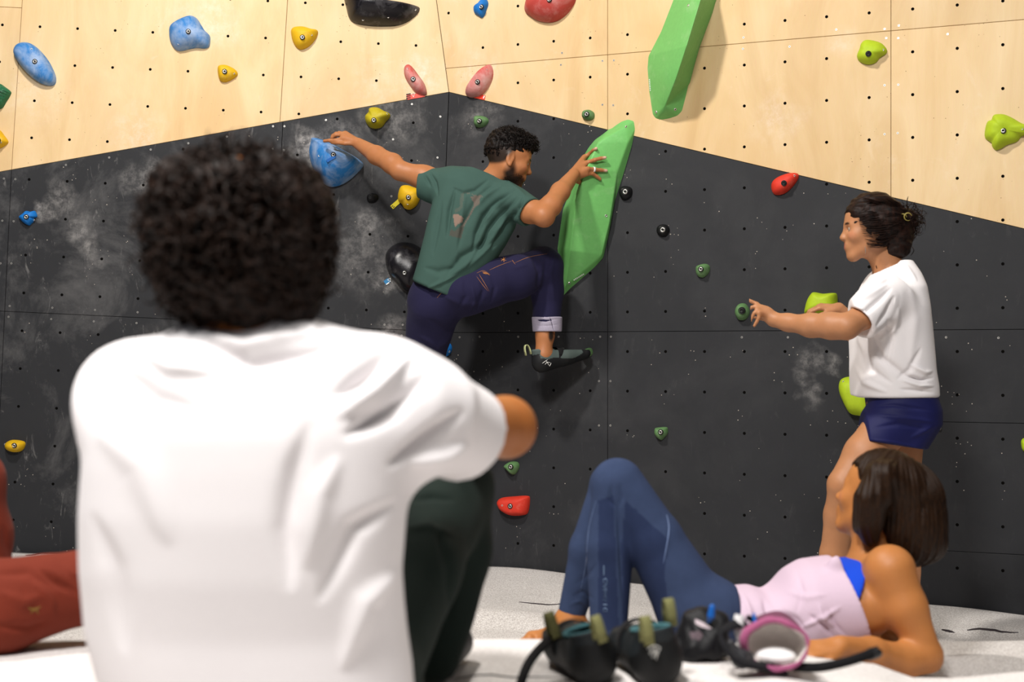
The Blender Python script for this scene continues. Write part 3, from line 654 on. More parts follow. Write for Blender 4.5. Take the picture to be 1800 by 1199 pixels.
box_on(680.5, 494.8, 'L', 10, 8, -.6, M['tagblue'], tg, 'tag_strip'); box_on(681.5, 498.5, 'L', 6.5, 1.8, -.6, M['white'], tg, 'printed_bar', .0031, .0005)
tri = [hit(681, 492, 'L'), hit(686.5, 489, 'L'), hit(686.5, 495.5, 'L')]
Vt, Fq = tubes([np.array([tri[i]+PL['L'][0]*.0035, tri[(i+1) % 3]+PL['L'][0]*.0035]) for i in range(3)], .0011); mk('printed_triangle', Vt, Fq, M['white'], tg)
hold(A7([(145,765),(190,765),(240,800),(250,840),(180,850),(130,790)]), .05, M['red'], 'red hold peeking out above the seated man\'s shoulder', (), (), pl='L', seed=31)
hold(A7([(500,830),(540,810),(570,820),(578,860),(545,905),(500,890),(483,865)]), .035, M['blue'], 'small bright blue hold below the climber\'s hips', A7([(515,865)]), A7([(559,871)]), pl='R', seed=32, bright=False)
hold(A7([(1500,880),(1530,850),(1560,850),(1567,890),(1530,915),(1495,905)]), .05, M['green'], 'sage green foothold under the toe of the climber\'s shoe', (), (), pl='R', seed=33, group='small green footholds')
B7 = zc(0, 750, 1/2.67); B8 = zc(600, 700, 1/2.402); B5 = zc(1100, 680, 1/6)
hold(B7([(30,75),(60,62),(110,68),(120,85),(105,112),(70,120),(40,112),(25,95)]), .045, M['yellow'], 'yellow bean-shaped hold low on charcoal at far left', B7([(66,89)]), (), seed=34, pl='L')
hold(B8([(690,285),(715,268),(745,270),(752,290),(740,315),(725,322),(700,300)]), .04, M['green'], 'small sage green foothold above the low red hold', B8([(715,290)]), (), seed=35, group='small green footholds')
hold(B8([(662,435),(680,420),(735,414),(785,412),(797,425),(790,480),(770,494),(720,495),(680,475),(665,455)]), .05, M['red'], 'red brick-like hold low on the wall beside the seated man\'s arm', B8([(713,456)]), B8([(679,453)]), seed=36, a=4, lump=.06)
hold(B5([(310,445),(330,430),(430,425),(447,460),(440,500),(400,545),(375,560),(330,530),(308,490)]), .04, M['green'], 'small sage green foothold above the reclining woman\'s knees', B5([(367,478)]), (), seed=37, group='small green footholds')
hold([(1795,775), (1803, 770), (1815, 778), (1812, 795), (1798, 792)], .04, M['lime'], 'sliver of a lime hold at the right edge beside the standing woman', (), seed=38)
hold(circ(1650, 752, 5, 5), .012, M['chip'], 'small chalked screw-on chip right of the standing woman\'s shorts', (), (), seed=39)

def volume(outline, ridge, H, mat, label, pl, facets, screws):
    """faceted fibreglass volume: outline on the wall, raised ridge points (pixel, height), explicit facets"""
    n = PL[pl][0]; o = [hit(x, y, pl) for x, y in outline]; rd = []
    for x, y, h_ in ridge:
        w_ = hit(x, y, pl); d = unit(w_-CAMP); rd.append(w_-d*(h_/abs(d@n)))
    V = np.array(o+rd); cen = np.mean(o, 0); root = empty('climbing_volume', cen, label, 'climbing volume', 'green volumes')
    b = mk('body', V, facets, mat, root, smooth=False)
    bm = bmesh.new(); bm.from_mesh(b.data); bmesh.ops.triangulate(bm, faces=bm.faces); bmesh.ops.recalc_face_normals(bm, faces=bm.faces)
    bmesh.ops.subdivide_edges(bm, edges=bm.edges, cuts=1, use_grid_fill=True); bm.to_mesh(b.data); bm.free()
    md = b.modifiers.new('bevel', 'BEVEL'); md.width = .006; md.segments = 3; md.limit_method = 'ANGLE'; md.angle_limit = math.radians(8)
    b.data.polygons.foreach_set('use_smooth', [True]*len(b.data.polygons))
    from mathutils.bvhtree import BVHTree
    bv = BVHTree.FromPolygons([tuple(v) for v in V], facets)
    for x, y in screws:
        d = unit(hit(x, y, pl)-CAMP); q = bv.ray_cast(Vector(CAMP), Vector(d))
        if q[0] is not None:
            nn = np.array(q[1]); nn = nn if nn@d < 0 else -nn; screwhole(np.array(q[0])+nn*.0005, nn, root, .0062)
    return root, bv
# upper green volume: long wedge, ridge nearer its right side
ou = A3([(1135,0),(1050,220),(960,395),(953,480),(965,640),(990,805),(1010,832),(1050,842),(1110,832),(1165,812),(1195,780),(1245,590),(1320,330),(1410,90),(1440,-20),(1470,-200),(1330,-260),(1180,-180)])
rd = [(*A3([(1325,0)])[0], .21), (*A3([(1228,320)])[0], .23), (*A3([(1150,560)])[0], .18), (*A3([(1075,750)])[0], .08), (*A3([(1340,-150)])[0], .14)]
fc = [[0, 1, 19, 18], [1, 2, 19], [2, 3, 20, 19], [3, 4, 20], [4, 5, 21, 20], [5, 6, 21], [6, 7, 21], [7, 8, 21], [8, 9, 21], [9, 10, 21], [10, 11, 20, 21], [11, 12, 19, 20], [12, 13, 18, 19], [13, 14, 18], [14, 15, 22, 18], [15, 16, 22], [16, 17, 22], [17, 0, 18, 22]]
v1, bv1 = volume(ou, rd, .17, M['vol'], 'tall green wedge volume hanging on the plywood at the top right of centre', 'R', fc, A3([(1014,788),(1148,770),(1240,38)]))
# lower green volume, held by the climber's right hand
ol = [(1093,213.6),(1104,210),(1114,213),(1116.4,228),(1110.5,256),(1096,305.5),(1081,352),(1069.7,413.5),(1060.3,453),(1046,469),(1026,486.5),(1002.5,507),(988.8,521),(985,480),(980,437),(983,413.5),(990,367),(1004,332),(1012,297),(1035,259),(1046,245.7),(1072.6,226.7)]
rl = [(1100, 222, .03), (1052, 250, .10), (1029, 300, .15), (1012, 352, .16), (1002, 440, .12), (993, 505, .03), (1086, 300, .045), (1058, 448, .035), (1072, 390, .045), (1104, 250, .035)]
nb = len(ol)
R_ = lambda i: nb+i
fl = [[0, 1, R_(0)], [1, 2, R_(0)], [2, 3, R_(0)], [3, 4, R_(9), R_(0)], [4, 5, R_(6), R_(9)], [5, 6, R_(6)], [6, 7, R_(8), R_(6)], [7, 8, R_(7), R_(8)], [8, 9, R_(7)], [9, 10, R_(7)], [10, 11, R_(5), R_(7)], [11, 12, R_(5)],
      [12, 13, R_(5)], [13, 14, R_(4), R_(5)], [14, 15, R_(4)], [15, 16, R_(3), R_(4)], [16, 17, R_(3)], [17, 18, R_(2), R_(3)], [18, 19, R_(1), R_(2)], [19, 20, R_(1)], [20, 21, R_(1)], [21, 0, R_(0), R_(1)],
      [R_(0), R_(9), R_(6), R_(2), R_(1)], [R_(2), R_(6), R_(8), R_(3)], [R_(3), R_(8), R_(7), R_(4)], [R_(4), R_(7), R_(5)]]
v2, bv2 = volume(ol, rl, .16, M['vol'], 'tall green wedge volume under the climber\'s right hand', 'R', fl, [(1101,223),(1065.5,379.5),(1001,498)])
# small moulded lettering plates on the two volumes (lettering too small to read in the picture)
def plate(bv, x, y, ang, wpx, root, parent_pl):
    d = unit(hit(x, y, parent_pl)-CAMP); q = bv.ray_cast(Vector(CAMP), Vector(d))
    if q[0] is None: return
    c = np.array(q[0]); nn = np.array(q[1]); nn = nn if nn@d < 0 else -nn
    ex = unit(np.array([math.cos(ang), 0, -math.sin(ang)])); ex = unit(ex-(ex@nn)*nn); ey = np.cross(nn, ex); s_ = c[1]/F
    Vs, Fs = [], []; b = 0
    for k_ in range(7):
        u0 = (-.5+k_/7)*wpx*s_; u1 = u0+wpx*s_/7*.66; hh = (1.5 if k_ % 3 else 1.1)*s_
        for dz in (-.001, .0016):
            for uu, vv in ((u0, -hh), (u1, -hh), (u1, hh), (u0, hh)): Vs.append(c+ex*uu+ey*vv+nn*dz)
        Fs += [[b+4, b+5, b+6, b+7], [b, b+1, b+5, b+4], [b+1, b+2, b+6, b+5], [b+2, b+3, b+7, b+6], [b+3, b, b+4, b+7]]; b += 8
    mk('lettering', Vs, Fs, M['white'], root, smooth=False)
plate(bv1, 1142.5, 150, 1.5, 22, v1, 'R'); plate(bv2, 1018, 487, -.70, 22, v2, 'R')

# ---------------------------------------------------------------- floor and mats
def sstep(a, b, x): t = np.clip((x-a)/(b-a), 0, 1); return t*t*(3-2*t)
def zwall(X): return np.interp(X, [-2.6, -2.4, -2.06, -.5, .106, 1.0, 1.76, 2.09, 2.4], [.19, .18, .150, .11, .087, .06, .047, .050, .05])
def yback(X): return np.where(X < -.38, 6.66+(X+2.4)*.03, 6.591-X/2.4)
def sheet(name, xs_, ys_, fz, mat, label, cat, skirt=.12):
    X, Y = np.meshgrid(xs_, ys_, indexing='ij')
    if fz is farz: Y = np.minimum(Y, 5.2)+np.maximum(Y-5.2, 0)*(yback(X)-.022-5.2)/(ys_[-1]-5.2)
    Z = fz(X, Y); V = np.stack([X, Y, Z], -1).reshape(-1, 3); a_, b_ = X.shape
    i = np.arange(a_-1)[:, None]*b_; j = np.arange(b_-1)[None, :]; Q = np.stack([i+j, i+b_+j, i+b_+j+1, i+j+1], -1).reshape(-1, 4)
    rim = list(range(0, b_))+[k_*b_+b_-1 for k_ in range(1, a_)]+[(a_-1)*b_+k_ for k_ in range(b_-2, -1, -1)]+[k_*b_ for k_ in range(a_-2, 0, -1)]
    n0 = len(V); lowV = V[rim].copy(); lowV[:, 2] -= skirt; V = np.concatenate([V, lowV]); m = len(rim)
    SQ = np.array([[rim[k_], rim[(k_+1) % m], n0+(k_+1) % m, n0+k_] for k_ in range(m)]); Q = np.concatenate([Q, SQ])
    o = mk(name, V, Q, mat, None); tag(o, label, cat)
    bm = bmesh.new(); bm.from_mesh(o.data); bmesh.ops.recalc_face_normals(bm, faces=bm.faces); bm.to_mesh(o.data); bm.free(); return o
fl_ = mk('floor', [(x, y, z) for z in (-.14, -.08) for x, y in ((-5, -1.5), (5, -1.5), (5, 7.6), (-5, 7.6))], [[3, 2, 1, 0], [4, 5, 6, 7], [0, 1, 5, 4], [1, 2, 6, 5], [2, 3, 7, 6], [3, 0, 4, 7]], M['carpet'], None, smooth=False); fl_['kind'] = 'structure'; fl_['label'] = 'floor slab under the crash mats'
def farz(X, Y):
    zb = zwall(X)
    lip = sstep(5.28, 5.42, Y+.05*np.sin(X*3.1)); low = zb*.6
    z = low+(zb-low)*lip*.6+(zb-low)*.4*sstep(5.4, 6.2, Y)
    z += .028*np.exp(-((Y-5.47)/.10)**2)*sstep(.8, .0, np.abs(X+.05)*1.0)
    z += .010*np.sin(X*4.1+1)*np.exp(-((Y-yback(X)+.1)/.25)**2)+.006*np.sin(X*9+Y*4)
    return z
sheet('crash_mat', np.linspace(-4.2, 3.4, 150), np.concatenate([np.linspace(3.9, 5.2, 20), np.linspace(5.22, 5.6, 26), np.linspace(5.63, 6.75, 30)]), farz, M['carpet'], 'grey felt crash mat running along the foot of the climbing wall', 'crash mat', .1)
def midz(X, Y): return .335-.012*sstep(3.5, 3.85, Y)*0+.006*np.sin(X*5+Y*3)-.03*sstep(3.78, 3.87, Y)-.25*sstep(.0, -.35, X)*0
sheet('crash_mat', np.linspace(-.35, 3.2, 90), np.linspace(2.93, 3.87, 40), midz, M['carpet'], 'pale felt crash mat on which the reclining woman lies', 'crash mat', .42)
def nearz(X, Y):
    crest = .525-.006*sstep(2.6, 2.9, Y)
    drop = np.interp((X/np.maximum(Y, .5))*F+900, [1200, 1330, 1430, 1540, 1600, 1680, 1800], [0, .0, .030, .046, .075, .078, .065])
    return crest-drop*sstep(2.3, 2.86, Y)+.004*np.sin(X*6+Y*5)-.05*sstep(2.86, 2.93, Y)
sheet('crash_mat', np.linspace(-2.4, 2.2, 120), np.linspace(.9, 2.93, 70), nearz, M['carpetn'], 'pale felt crash mat in the foreground under the shoes and chalk bag', 'crash mat', .6)
def seam(pts, Y, fz, r, label=None, par=None):
    q = []
    for x, y in spline(pts, 14): 
        X = (x-900)/F*Y; zz = CH-(y-HZ)/F*Y; q.append((X, Y, zz))
    return q
def seam_on(pts, fz, r):
    """dark slit following the mat surface under the given pixel line"""
    out = []
    for x, y in spline(pts, 16):
        lo, hi = .9, 6.6; best = None
        Ys = np.linspace(1.0, 6.9, 1600); Xs = (x-900)/F*Ys; Zs = CH-(y-HZ)/F*Ys
        zz = fz(Xs, Ys); k_ = np.argmax(Zs < zz) if fz is farz else np.argmax(Zs < zz)
        out.append((Xs[k_], Ys[k_], float(zz[k_])+r*.2))
    return np.array(out)
mats_ = [o for o in bpy.data.objects if o.name.startswith('crash_mat')]
for pts, fz, r, par in (([(912, 1059), (940, 1062), (970, 1064), (1000, 1060)], farz, .0035, 0), ([(45, 977), (60, 976), (78, 972)], farz, .004, 0),
                        ([(1700, 1109), (1720, 1107), (1745, 1109), (1762, 1112), (1790, 1113)], farz, .006, 0), ([(1655, 1108), (1668, 1111), (1678, 1113)], farz, .006, 0),
                        ([(795, 1196), (830, 1189), (865, 1188), (900, 1192), (960, 1192), (1040, 1195)], nearz, .0022, 2)):
    q = seam_on(pts, (lambda X, Y, fz=fz: np.where(Y > 3.95, fz(X, Y), -9)) if fz is farz else fz, r); Vt, Fq = tubes([q], r, 6); mk('seam', Vt, Fq, M['slit'], mats_[par])
# ---------------------------------------------------------------- people
from mathutils.bvhtree import BVHTree
SKIN = attr_mat('skin', .5, .12, .15, 260, var=.10, spec=.35)
def px2m(p, Y): return p*Y/F
def bvh(V, Q): return BVHTree.FromPolygons([tuple(v) for v in V], [tuple(int(i) for i in q) for q in Q])
def on(bv, x, y, off=.0):
    d = unit(P(x, y, 1.0)-CAMP); q = bv.ray_cast(Vector(CAMP), Vector(d))
    return None if q[0] is None else np.array(q[0])-d*off
def draw_on(bv, lines, r, mat, parent, name, n=14, off=.0003, straight=False):
    ps = []
    for ln in lines:
        pts = np.array(ln, float) if straight else spline(ln, n)
        q = [on(bv, x, y, off) for x, y in pts]; q = [a for a in q if a is not None]
        if len(q) > 1: ps.append(np.array(q))
    for q in ps: V, Q = tubes([q], r, 4); mk(name, V, Q, mat, parent)
def head(v, Fm, nose=1.0, jaw=1.0, fem=False):
    s = Fm.s; R = Fm.R; e = lambda c, r, k=.015, op='u': v.ell(Fm.pt(*c), np.array(r)*s, R, k, op)
    c = lambda a, b, ra, rb=None, k=.012, op='u': v.cap(Fm.pt(*a), Fm.pt(*b), ra*s, (rb or ra)*s, k, None, op)
    e((0, -.018, .040), (.076, .098, .088)); e((0, .022, -.015), (.062, .074, .086), .03)
    e((0, .035, .045), (.058, .055, .055), .03)
    for q in (-1, 1):
        c((q*.052*jaw, .0, -.050), (q*.018, .062, -.096), .019, .016, .025)
        c((q*.012, .088, .016), (q*.042, .074, .018), .009, .008, .014)
        e((q*.040, .058, -.022), (.024, .024, .022), .025)
        e((q*.032, .089, .000), (.015, .012, .010), .010, 's')
        e((q*.031, .073, .001), (.0155, .0135, .0125), .004)
        e((q*.075, -.008, -.004), (.008, .020, .033), .006); e((q*.084, -.002, -.002), (.006, .011, .019), .004, 's')
        e((q*.078, -.002, -.032), (.006, .009, .010), .006)
        e((q*.011, .099, -.032), (.009, .011, .008), .006)
    e((0, .068, -.098), (.022, .020, .018), .02)
    c((0, .085, .012), (0, .106*nose, -.026), .0085, .0108, .012)
    e((0, .107*nose, -.030), (.011, .010, .009), .007)
    e((0, .080, -.062), (.028, .018, .022), .015)
    c((-.017, .091, -.0545), (.017, .091, -.0545), .0052, k=.005); c((-.013, .091, -.0665), (.013, .091, -.0665), .0062, k=.005)
    c((-.022, .103, -.0602), (.022, .103, -.0602), .0035, k=.004, op='s')
def eyes(Fm, parent, which=(-1, 1), iris='3a2618', down=0.):
    for q in which:
        c = Fm.pt(q*.031, .0765, .001); r = .0118*Fm.s; n = 14; Vs, Fc, mi = [], [], []
        f = unit(Fm.R[1]+down*-Fm.R[2]); a = unit(np.cross(f, Fm.R[2])); b = np.cross(a, f)
        ths = [0, .16, .30, .42, .6, .9, 1.3, 1.9, 2.6]
        Vs.append(c+f*r)
        for t in ths[1:]:
            for i in range(n): w_ = 2*math.pi*i/n; Vs.append(c+r*(math.cos(t)*f+math.sin(t)*(math.cos(w_)*a+math.sin(w_)*b)))
        for i in range(n): Fc.append([0, 1+i, 1+(i+1) % n]); mi.append(2)
        for k in range(len(ths)-2):
            for i in range(n): Fc.append([1+k*n+i, 1+(k+1)*n+i, 1+(k+1)*n+(i+1) % n, 1+k*n+(i+1) % n]); mi.append(1 if k < 1 else 0)
        mk('eye', Vs, Fc, [plain('eye_white', 'a39384', .3), plain('iris', iris, .2), M['ink']], parent, fmat=mi)
def hand(v, W, D, Nn, S_, s=1.0, curl=(.25, .35, .25), spread=.10, thumb=.6):
    """W wrist, D towards the fingers, Nn out of the back of the hand, S_ towards the thumb"""
    D = unit(D); Nn = unit(Nn-(Nn@D)*D); S_ = unit(S_-(S_@D)*D-(S_@Nn)*Nn)
    K = [(.086, .027), (.090, .008), (.085, -.011), (.076, -.029)]; L = [(.040, .024, .019), (.044, .028, .020), (.040, .026, .020), (.032, .019, .018)]
    for i, (f, o) in enumerate(K):
        k = W+s*(D*f+S_*o); v.cap(W+s*(D*.012+S_*o*.55), k, .0125*s, .0105*s, .012)
        d = unit(D+S_*spread*(1.5-i)); p = k; ang = 0
        for j in range(3):
            ang += curl[j]*(1+.12*i); dd = math.cos(ang)*d-math.sin(ang)*Nn; q = p+dd*L[i][j]*s
            v.cap(p, q, (.0092-.0008*j-(.001 if i == 3 else 0))*s, (.0086-.0009*j-(.001 if i == 3 else 0))*s, .004); p = q
    p = W+s*(D*.022+S_*.020-Nn*.004); v.cap(p, W+s*D*.05, .014*s, .013*s, .014)
    for j, (l, r) in enumerate(((.040, .013), (.030, .0105), (.024, .0095))):
        t = thumb*(1-.25*j); q = p+unit(D*math.cos(t)+S_*math.sin(t)-Nn*(.25+.1*j))*l*s; v.cap(p, q, r*s, r*.9*s, .006); p = q
def fingers(v, chains, r=.0085, k=.004):
    for ch in chains:
        n = len(ch); v.chain(ch, list(np.linspace(r*1.08, r*.84, n)), k)
def foot(v, ank, toe, up=(0, 0, 1), s=1.0):
    ank = np.asarray(ank); d = unit(toe-ank); up = np.asarray(up, float); up = unit(up-(up@d)*d); sd = np.cross(d, up)
    heel = ank-d*.04*s-up*.05*s; v.ell(heel, (.032*s, .034*s, .030*s), None, .03); v.cap(ank, ank+d*.07*s-up*.03*s, .040*s, .028*s, .03)
    v.cap(heel, toe-d*.03*s, .026*s, .020*s, .03); b = toe-d*.035*s
    for i in range(5):
        o = (i-2)*.016*s; v.cap(b+sd*o-d*abs(i-1)*.006*s, b+sd*o*1.1+d*(.045-.009*abs(i-.5))*s, (.013 if i == 0 else .010)*s, .0085*s, .007)
def paint(V, base, spots):
    C = np.tile(np.array(srgb(base) if isinstance(base, str) else base), (len(V), 1))
    for c, r, col, soft in spots:
        R = None
        if isinstance(r, tuple) and hasattr(r[1], 'shape'): r, R = r
        q = V-np.asarray(c)
        d = np.linalg.norm((q@R.T)/np.asarray(r), axis=1) if R is not None else np.linalg.norm(q/np.asarray(r), axis=1)
        w_ = np.clip((1-d)/soft+.0, 0, 1)[:, None]; C = C*(1-w_)+np.array(srgb(col))*w_
    return C
def in_poly(p, poly):
    x, y = p[:, 0], p[:, 1]; ins = np.zeros(len(p), bool); n = len(poly)
    for i in range(n):
        x1, y1 = poly[i]; x2, y2 = poly[(i+1) % n]
        c = ((y1 > y) != (y2 > y)); t = (x2-x1)*(y-y1)/((y2-y1) if y2 != y1 else 1e-9)+x1; ins ^= c & (x < t)
    return ins
def face_paint(Fm, lips='b06a58', brow='1d1410', beard=None, skin=None, cheek='c9805c', hairline=None):
    R = Fm.R; s = Fm.s; sp_ = []
    A = lambda c, r, col, soft=.5: sp_.append((Fm.pt(*c), (np.array(r)*s, R), col, soft))
    if hairline: A((0, -.045, .035), (.10, .085, .085), hairline, .12)
    if beard:
        A((0, .040, -.085), (.085, .065, .050), beard, .35); A((.055, .010, -.055), (.03, .035, .05), beard, .5); A((-.055, .010, -.055), (.03, .035, .05), beard, .5)
        A((0, .098, -.046), (.026, .014, .006), beard, .5)
    for q in (-1, 1):
        A((q*.045, .070, -.022), (.028, .03, .022), cheek, 1.0); A((q*.03, .092, .021), (.023, .016, .0055), brow, .4)
        A((q*.031, .083, .001), (.016, .014, .0045), '4a2c20', .5)
    A((0, .096, -.0545), (.022, .012, .0055), lips, .4); A((0, .096, -.0665), (.019, .012, .0065), lips, .4)
    return sp_
def curls(C, rad, R, n, L=.05, cr=.006, turns=2.2, tr=.0018, filt=None, out=.6, seed=0, pts=16, droop=.2, inner=.9):
    r_ = np.random.default_rng(seed); ps = []
    while len(ps) < n:
        u = r_.normal(size=3); u /= np.linalg.norm(u)
        if filt is not None and not filt(u): continue
        p0 = C+(u*np.array(rad)*inner)@R; o = unit((u/np.array(rad))@R); t = unit(np.cross(o, r_.normal(size=3)))
        g = unit(o*out+t*.9+np.array([0, 0, -droop])); e1 = unit(np.cross(g, o+.01)); e2 = np.cross(g, e1); l = L*r_.uniform(.6, 1.25); ph = r_.uniform(0, 6.3)
        tt = np.linspace(0, 1, pts); w_ = turns*r_.uniform(.7, 1.2)*2*math.pi*tt+ph; rr = cr*r_.uniform(.6, 1.3)*np.minimum(1, tt*4)
        ps.append(p0+g*(tt*l)[:, None]+(e1*np.cos(w_)[:, None]+e2*np.sin(w_)[:, None])*rr[:, None])
    return tubes(ps, tr, 4)
def open_tube(v, end, direction, r, depth=.0):
    """hollow out a sleeve, cuff or collar from its open end"""
    d = unit(direction); v.cap(end+d*.045, end+d*.022, r, r, .004, None, 's')
def mm(x): return x/1000.

# ======== the climber
def climber():
    Y = 6.15
    root = empty('person', P(785, 520, 6.2), 'climber in a green shirt and indigo jeans, arms spread wide on the wall', 'person')
    Fm = Frame(P(894, 281, 6.15), (.93, .20, -.26), (.22, .05, .97), .96)
    v = Vol(P(560, 700, 6.45)*[1, 0, 1]+[0, 5.86, -.10], P(1075, 215, 6.1)*[1, 0, 1]+[0, 6.62, .02], .0042)
    head(v, Fm, 1.0)
    v.cap(P(882, 298, 6.16), P(858, 328, 6.18), .052, .062, .03)
    v.loft([(P(850, 315, 6.18), .09, .05), (P(840, 338, 6.18), .155, .08), (P(826, 398, 6.17), .15, .09), (P(795, 470, 6.18), .12, .09), (P(780, 512, 6.2), .12, .09)], [.945, 0, -.326], k=.03)
    v.chain([P(800, 326, 6.2), P(745, 312, 6.22), P(703, 300, 6.24)], [.052, .049, .041], .03)
    v.chain([P(703, 300, 6.24), P(690, 288, 6.28), P(662, 273, 6.36), P(632, 254, 6.46)], [.040, .044, .040, .0275], .02)
    v.chain([P(895, 352, 6.13), P(930, 370, 6.05), P(955, 380, 5.98)], [.054, .050, .043], .03)
    v.chain([P(955, 380, 5.98), P(968, 362, 6.02), P(985, 337, 6.10), P(1008, 308, 6.24)], [.041, .044, .040, .0275], .02)
    v.cap(P(960, 386, 5.985), P(962, 384, 5.985), .026, .026, .02)
    # left hand gripping the top edge of the blue hold
    yh = 6.50
    for dy, kx in ((-.022, (603, 243)), (-.006, (603, 239)), (.012, (605, 236)), (.03, (607, 235))):
        v.cap(P(627, 251, 6.47+dy*.5), P(kx[0], kx[1], yh+dy), .019, .014, .012)
    fingers(v, [[P(603, 244, 6.475), P(590, 247, 6.48), P(579, 247, 6.49), P(570, 248, 6.51)],
                [P(604, 238, 6.50), P(590, 237, 6.505), P(584, 242, 6.51), P(585, 248, 6.53)],
                [P(605, 236, 6.52), P(591, 235, 6.525), P(585, 239, 6.535), P(584, 246, 6.55)],
                [P(607, 235, 6.54), P(596, 234, 6.545), P(590, 238, 6.555), P(588, 244, 6.57)],
                [P(620, 252, 6.455), P(606, 252, 6.46), P(594, 251, 6.475), P(584, 251, 6.49)]], .0095)
    # right hand spread over the green volume
    def V2(x, y, o): q = on(bv2, x, y, o); return q if q is not None else P(x, y, 6.33)
    kn = [V2(1026, 279, .018), V2(1032, 286, .020), V2(1033, 297, .020), V2(1030, 306, .018)]
    kn = [np.array([k[0], min(k[1], 6.36), k[2]]) for k in kn]
    wr_ = P(1008, 306, 6.255)
    for i, k in enumerate(kn): v.cap(wr_+np.array([0, .004*i, .006-.006*i]), k, .019, .0125, .012)
    Fp = [[(1037, 270), (1043, 264.5), (1048, 261)], [(1046, 281), (1056, 278.5), (1064, 277)], [(1045, 298), (1056, 299), (1066, 300)], [(1041, 305), (1049, 310), (1055, 315)]]
    fingers(v, [[kn[i]]+[V2(x, y, .009+.004*(j == 0)) for j, (x, y) in enumerate(c)] for i, c in enumerate(Fp)], .0092)
    v.chain([P(1012, 312, 6.27), P(1016, 318, 6.30), P(1022, 322, 6.33), P(1028, 324, 6.345)], [.014, .012, .010, .009], .008)
    # lower body under the jeans, bare ankle
    v.chain([P(780, 512, 6.2), P(765, 530, 6.2), P(742, 640, 6.35), P(730, 730, 6.42)], [.10, .085, .06, .045], .03)
    v.chain([P(800, 508, 6.17), P(900, 488, 6.2), P(958, 468, 6.28), P(961, 540, 6.3), P(958, 590, 6.29), P(955, 622, 6.28)], [.09, .07, .055, .055, .039, .036], .02)
    v.cap(P(955, 626, 6.28), P(990, 628, 6.33), .034, .024, .02)
    V, Q = v.mesh(2)
    sp_ = face_paint(Fm, beard='2a1a12', brow='0d0908', hairline='2e2018', lips='a4654e')
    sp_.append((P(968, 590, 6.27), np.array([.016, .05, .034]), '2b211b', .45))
    for tip in (P(1048, 261, 6.3), P(1064, 277, 6.3), P(1066, 300, 6.3)): sp_.append((tip, np.array([.015, .08, .015]), 'd9b7a0', .8))
    C = paint(V, 'ad7148', sp_); mk('body', V, Q, SKIN, root, col=C)
    eyes(Fm, root, (1,), down=.6)
    # tattooless details: ring
    c = V2(1044, 298, .013); d = unit(V2(1056, 299, .012)-c); e1 = unit(np.cross(d, [0, 1, 0])); e2 = np.cross(d, e1); a = np.linspace(0, 2*math.pi, 19)[:-1]
    rg = [c+d*h+(.0104+t)*(math.cos(q)*e1+math.sin(q)*e2) for h, t in ((-.004, 0), (.004, 0), (.004, .0016), (-.004, .0016)) for q in a]
    o = mk('ring', rg, [[k*18+i, k*18+(i+1) % 18, ((k+1) % 4)*18+(i+1) % 18, ((k+1) % 4)*18+i] for k in range(4) for i in range(18)], M['white'], root); o['label'] = 'white tape ring on his ring finger'
    # hair: tight curls, short at the sides
    hv = Vol(Fm.c-.17, Fm.c+.17, .003); R = Fm.R; s = Fm.s
    hv.ell(Fm.pt(0, -.012, .062), np.array([.081, .104, .080])*s, R, .01); hv.ell(Fm.pt(0, .055, .088), np.array([.058, .050, .040])*s, R, .02)
    hv.ell(Fm.pt(0, -.065, .020), np.array([.066, .052, .060])*s, R, .02)
    hv.plane(Fm.pt(0, .04, .040), -R[2]*.9-R[1]*-.15)
    hv.G = hv.G  # lower edge follows the fade above the ear
    V, Q = hv.mesh(1); V = wob(V, Q, .004, 260, 1)
    hf = lambda u: u[2] > -.05 and not (u[1] > .75 and u[2] < .35)
    cu = curls(Fm.pt(0, .002, .062), np.array([.082, .105, .082])*s, R, 620, .026, .0052, 2.0, .0015, hf, .45, 2, 14, .0, .96)
    cu2 = curls(Fm.pt(0, .062, .092), np.array([.056, .050, .040])*s, R, 170, .026, .0058, 2.0, .0016, lambda u: u[2] > -.35, .5, 3, 14, .1)
    cu3 = curls(Fm.pt(0, -.065, .022), np.array([.066, .052, .058])*s, R, 200, .016, .004, 1.6, .0014, lambda u: u[1] < .2 and u[2] > -.5, .3, 5, 12, .1)
    V, Q = join((V, Q), cu, cu2, cu3); mk('hair', V, Q, hair_mat('black_curly_hair', '060404', '1a110d', .6), root)
    bv_ = curls(Fm.pt(0, .035, -.075), np.array([.058, .052, .045])*s, R, 420, .010, .0015, 1.0, .0007, lambda u: u[2] < .45 and not (abs(u[0]) < .3 and u[1] > .8 and u[2] > -.2), .5, 9, 6, .4, 1.0)
    mk('beard', bv_[0], bv_[1], hair_mat('dark_beard', '0a0604', '22150e', .7), root)
    # t-shirt
    v = Vol(P(715, 540, 6.35)*[1, 0, 1]+[0, 5.93, 0], P(960, 285, 6.1)*[1, 0, 1]+[0, 6.42, 0], .0042)
    m_ = .00247; W = [.945, 0, -.326]
    v.loft([(P(858, 306, 6.17), 34*m_, .062), (P(850, 318, 6.17), 62*m_, .085), (P(843, 337, 6.17), 72*m_, .105), (P(837, 367, 6.17), 77*m_, .120), (P(823, 402, 6.17), 73*m_, .125), (P(806, 442, 6.17), 65*m_, .125), (P(788, 476, 6.18), 56*m_, .128), (P(768, 511, 6.19), 46*m_, .130)], W, k=.02, e=2.5, endr=.008)
    v.loft([(P(812, 326, 6.19), .075, .075), (P(785, 325, 6.20), .072, .070), (P(737, 322, 6.22), .064, .062)], [0, 0, 1], A=unit(P(737, 320, 6.22)-P(790, 325, 6.2)), k=.035, e=2, endr=.004)
    v.cap(P(775, 330, 6.2), P(756, 336, 6.21), .055, .045, .03)
    ra = unit(P(934, 375, 6.03)-P(893, 350, 6.12))
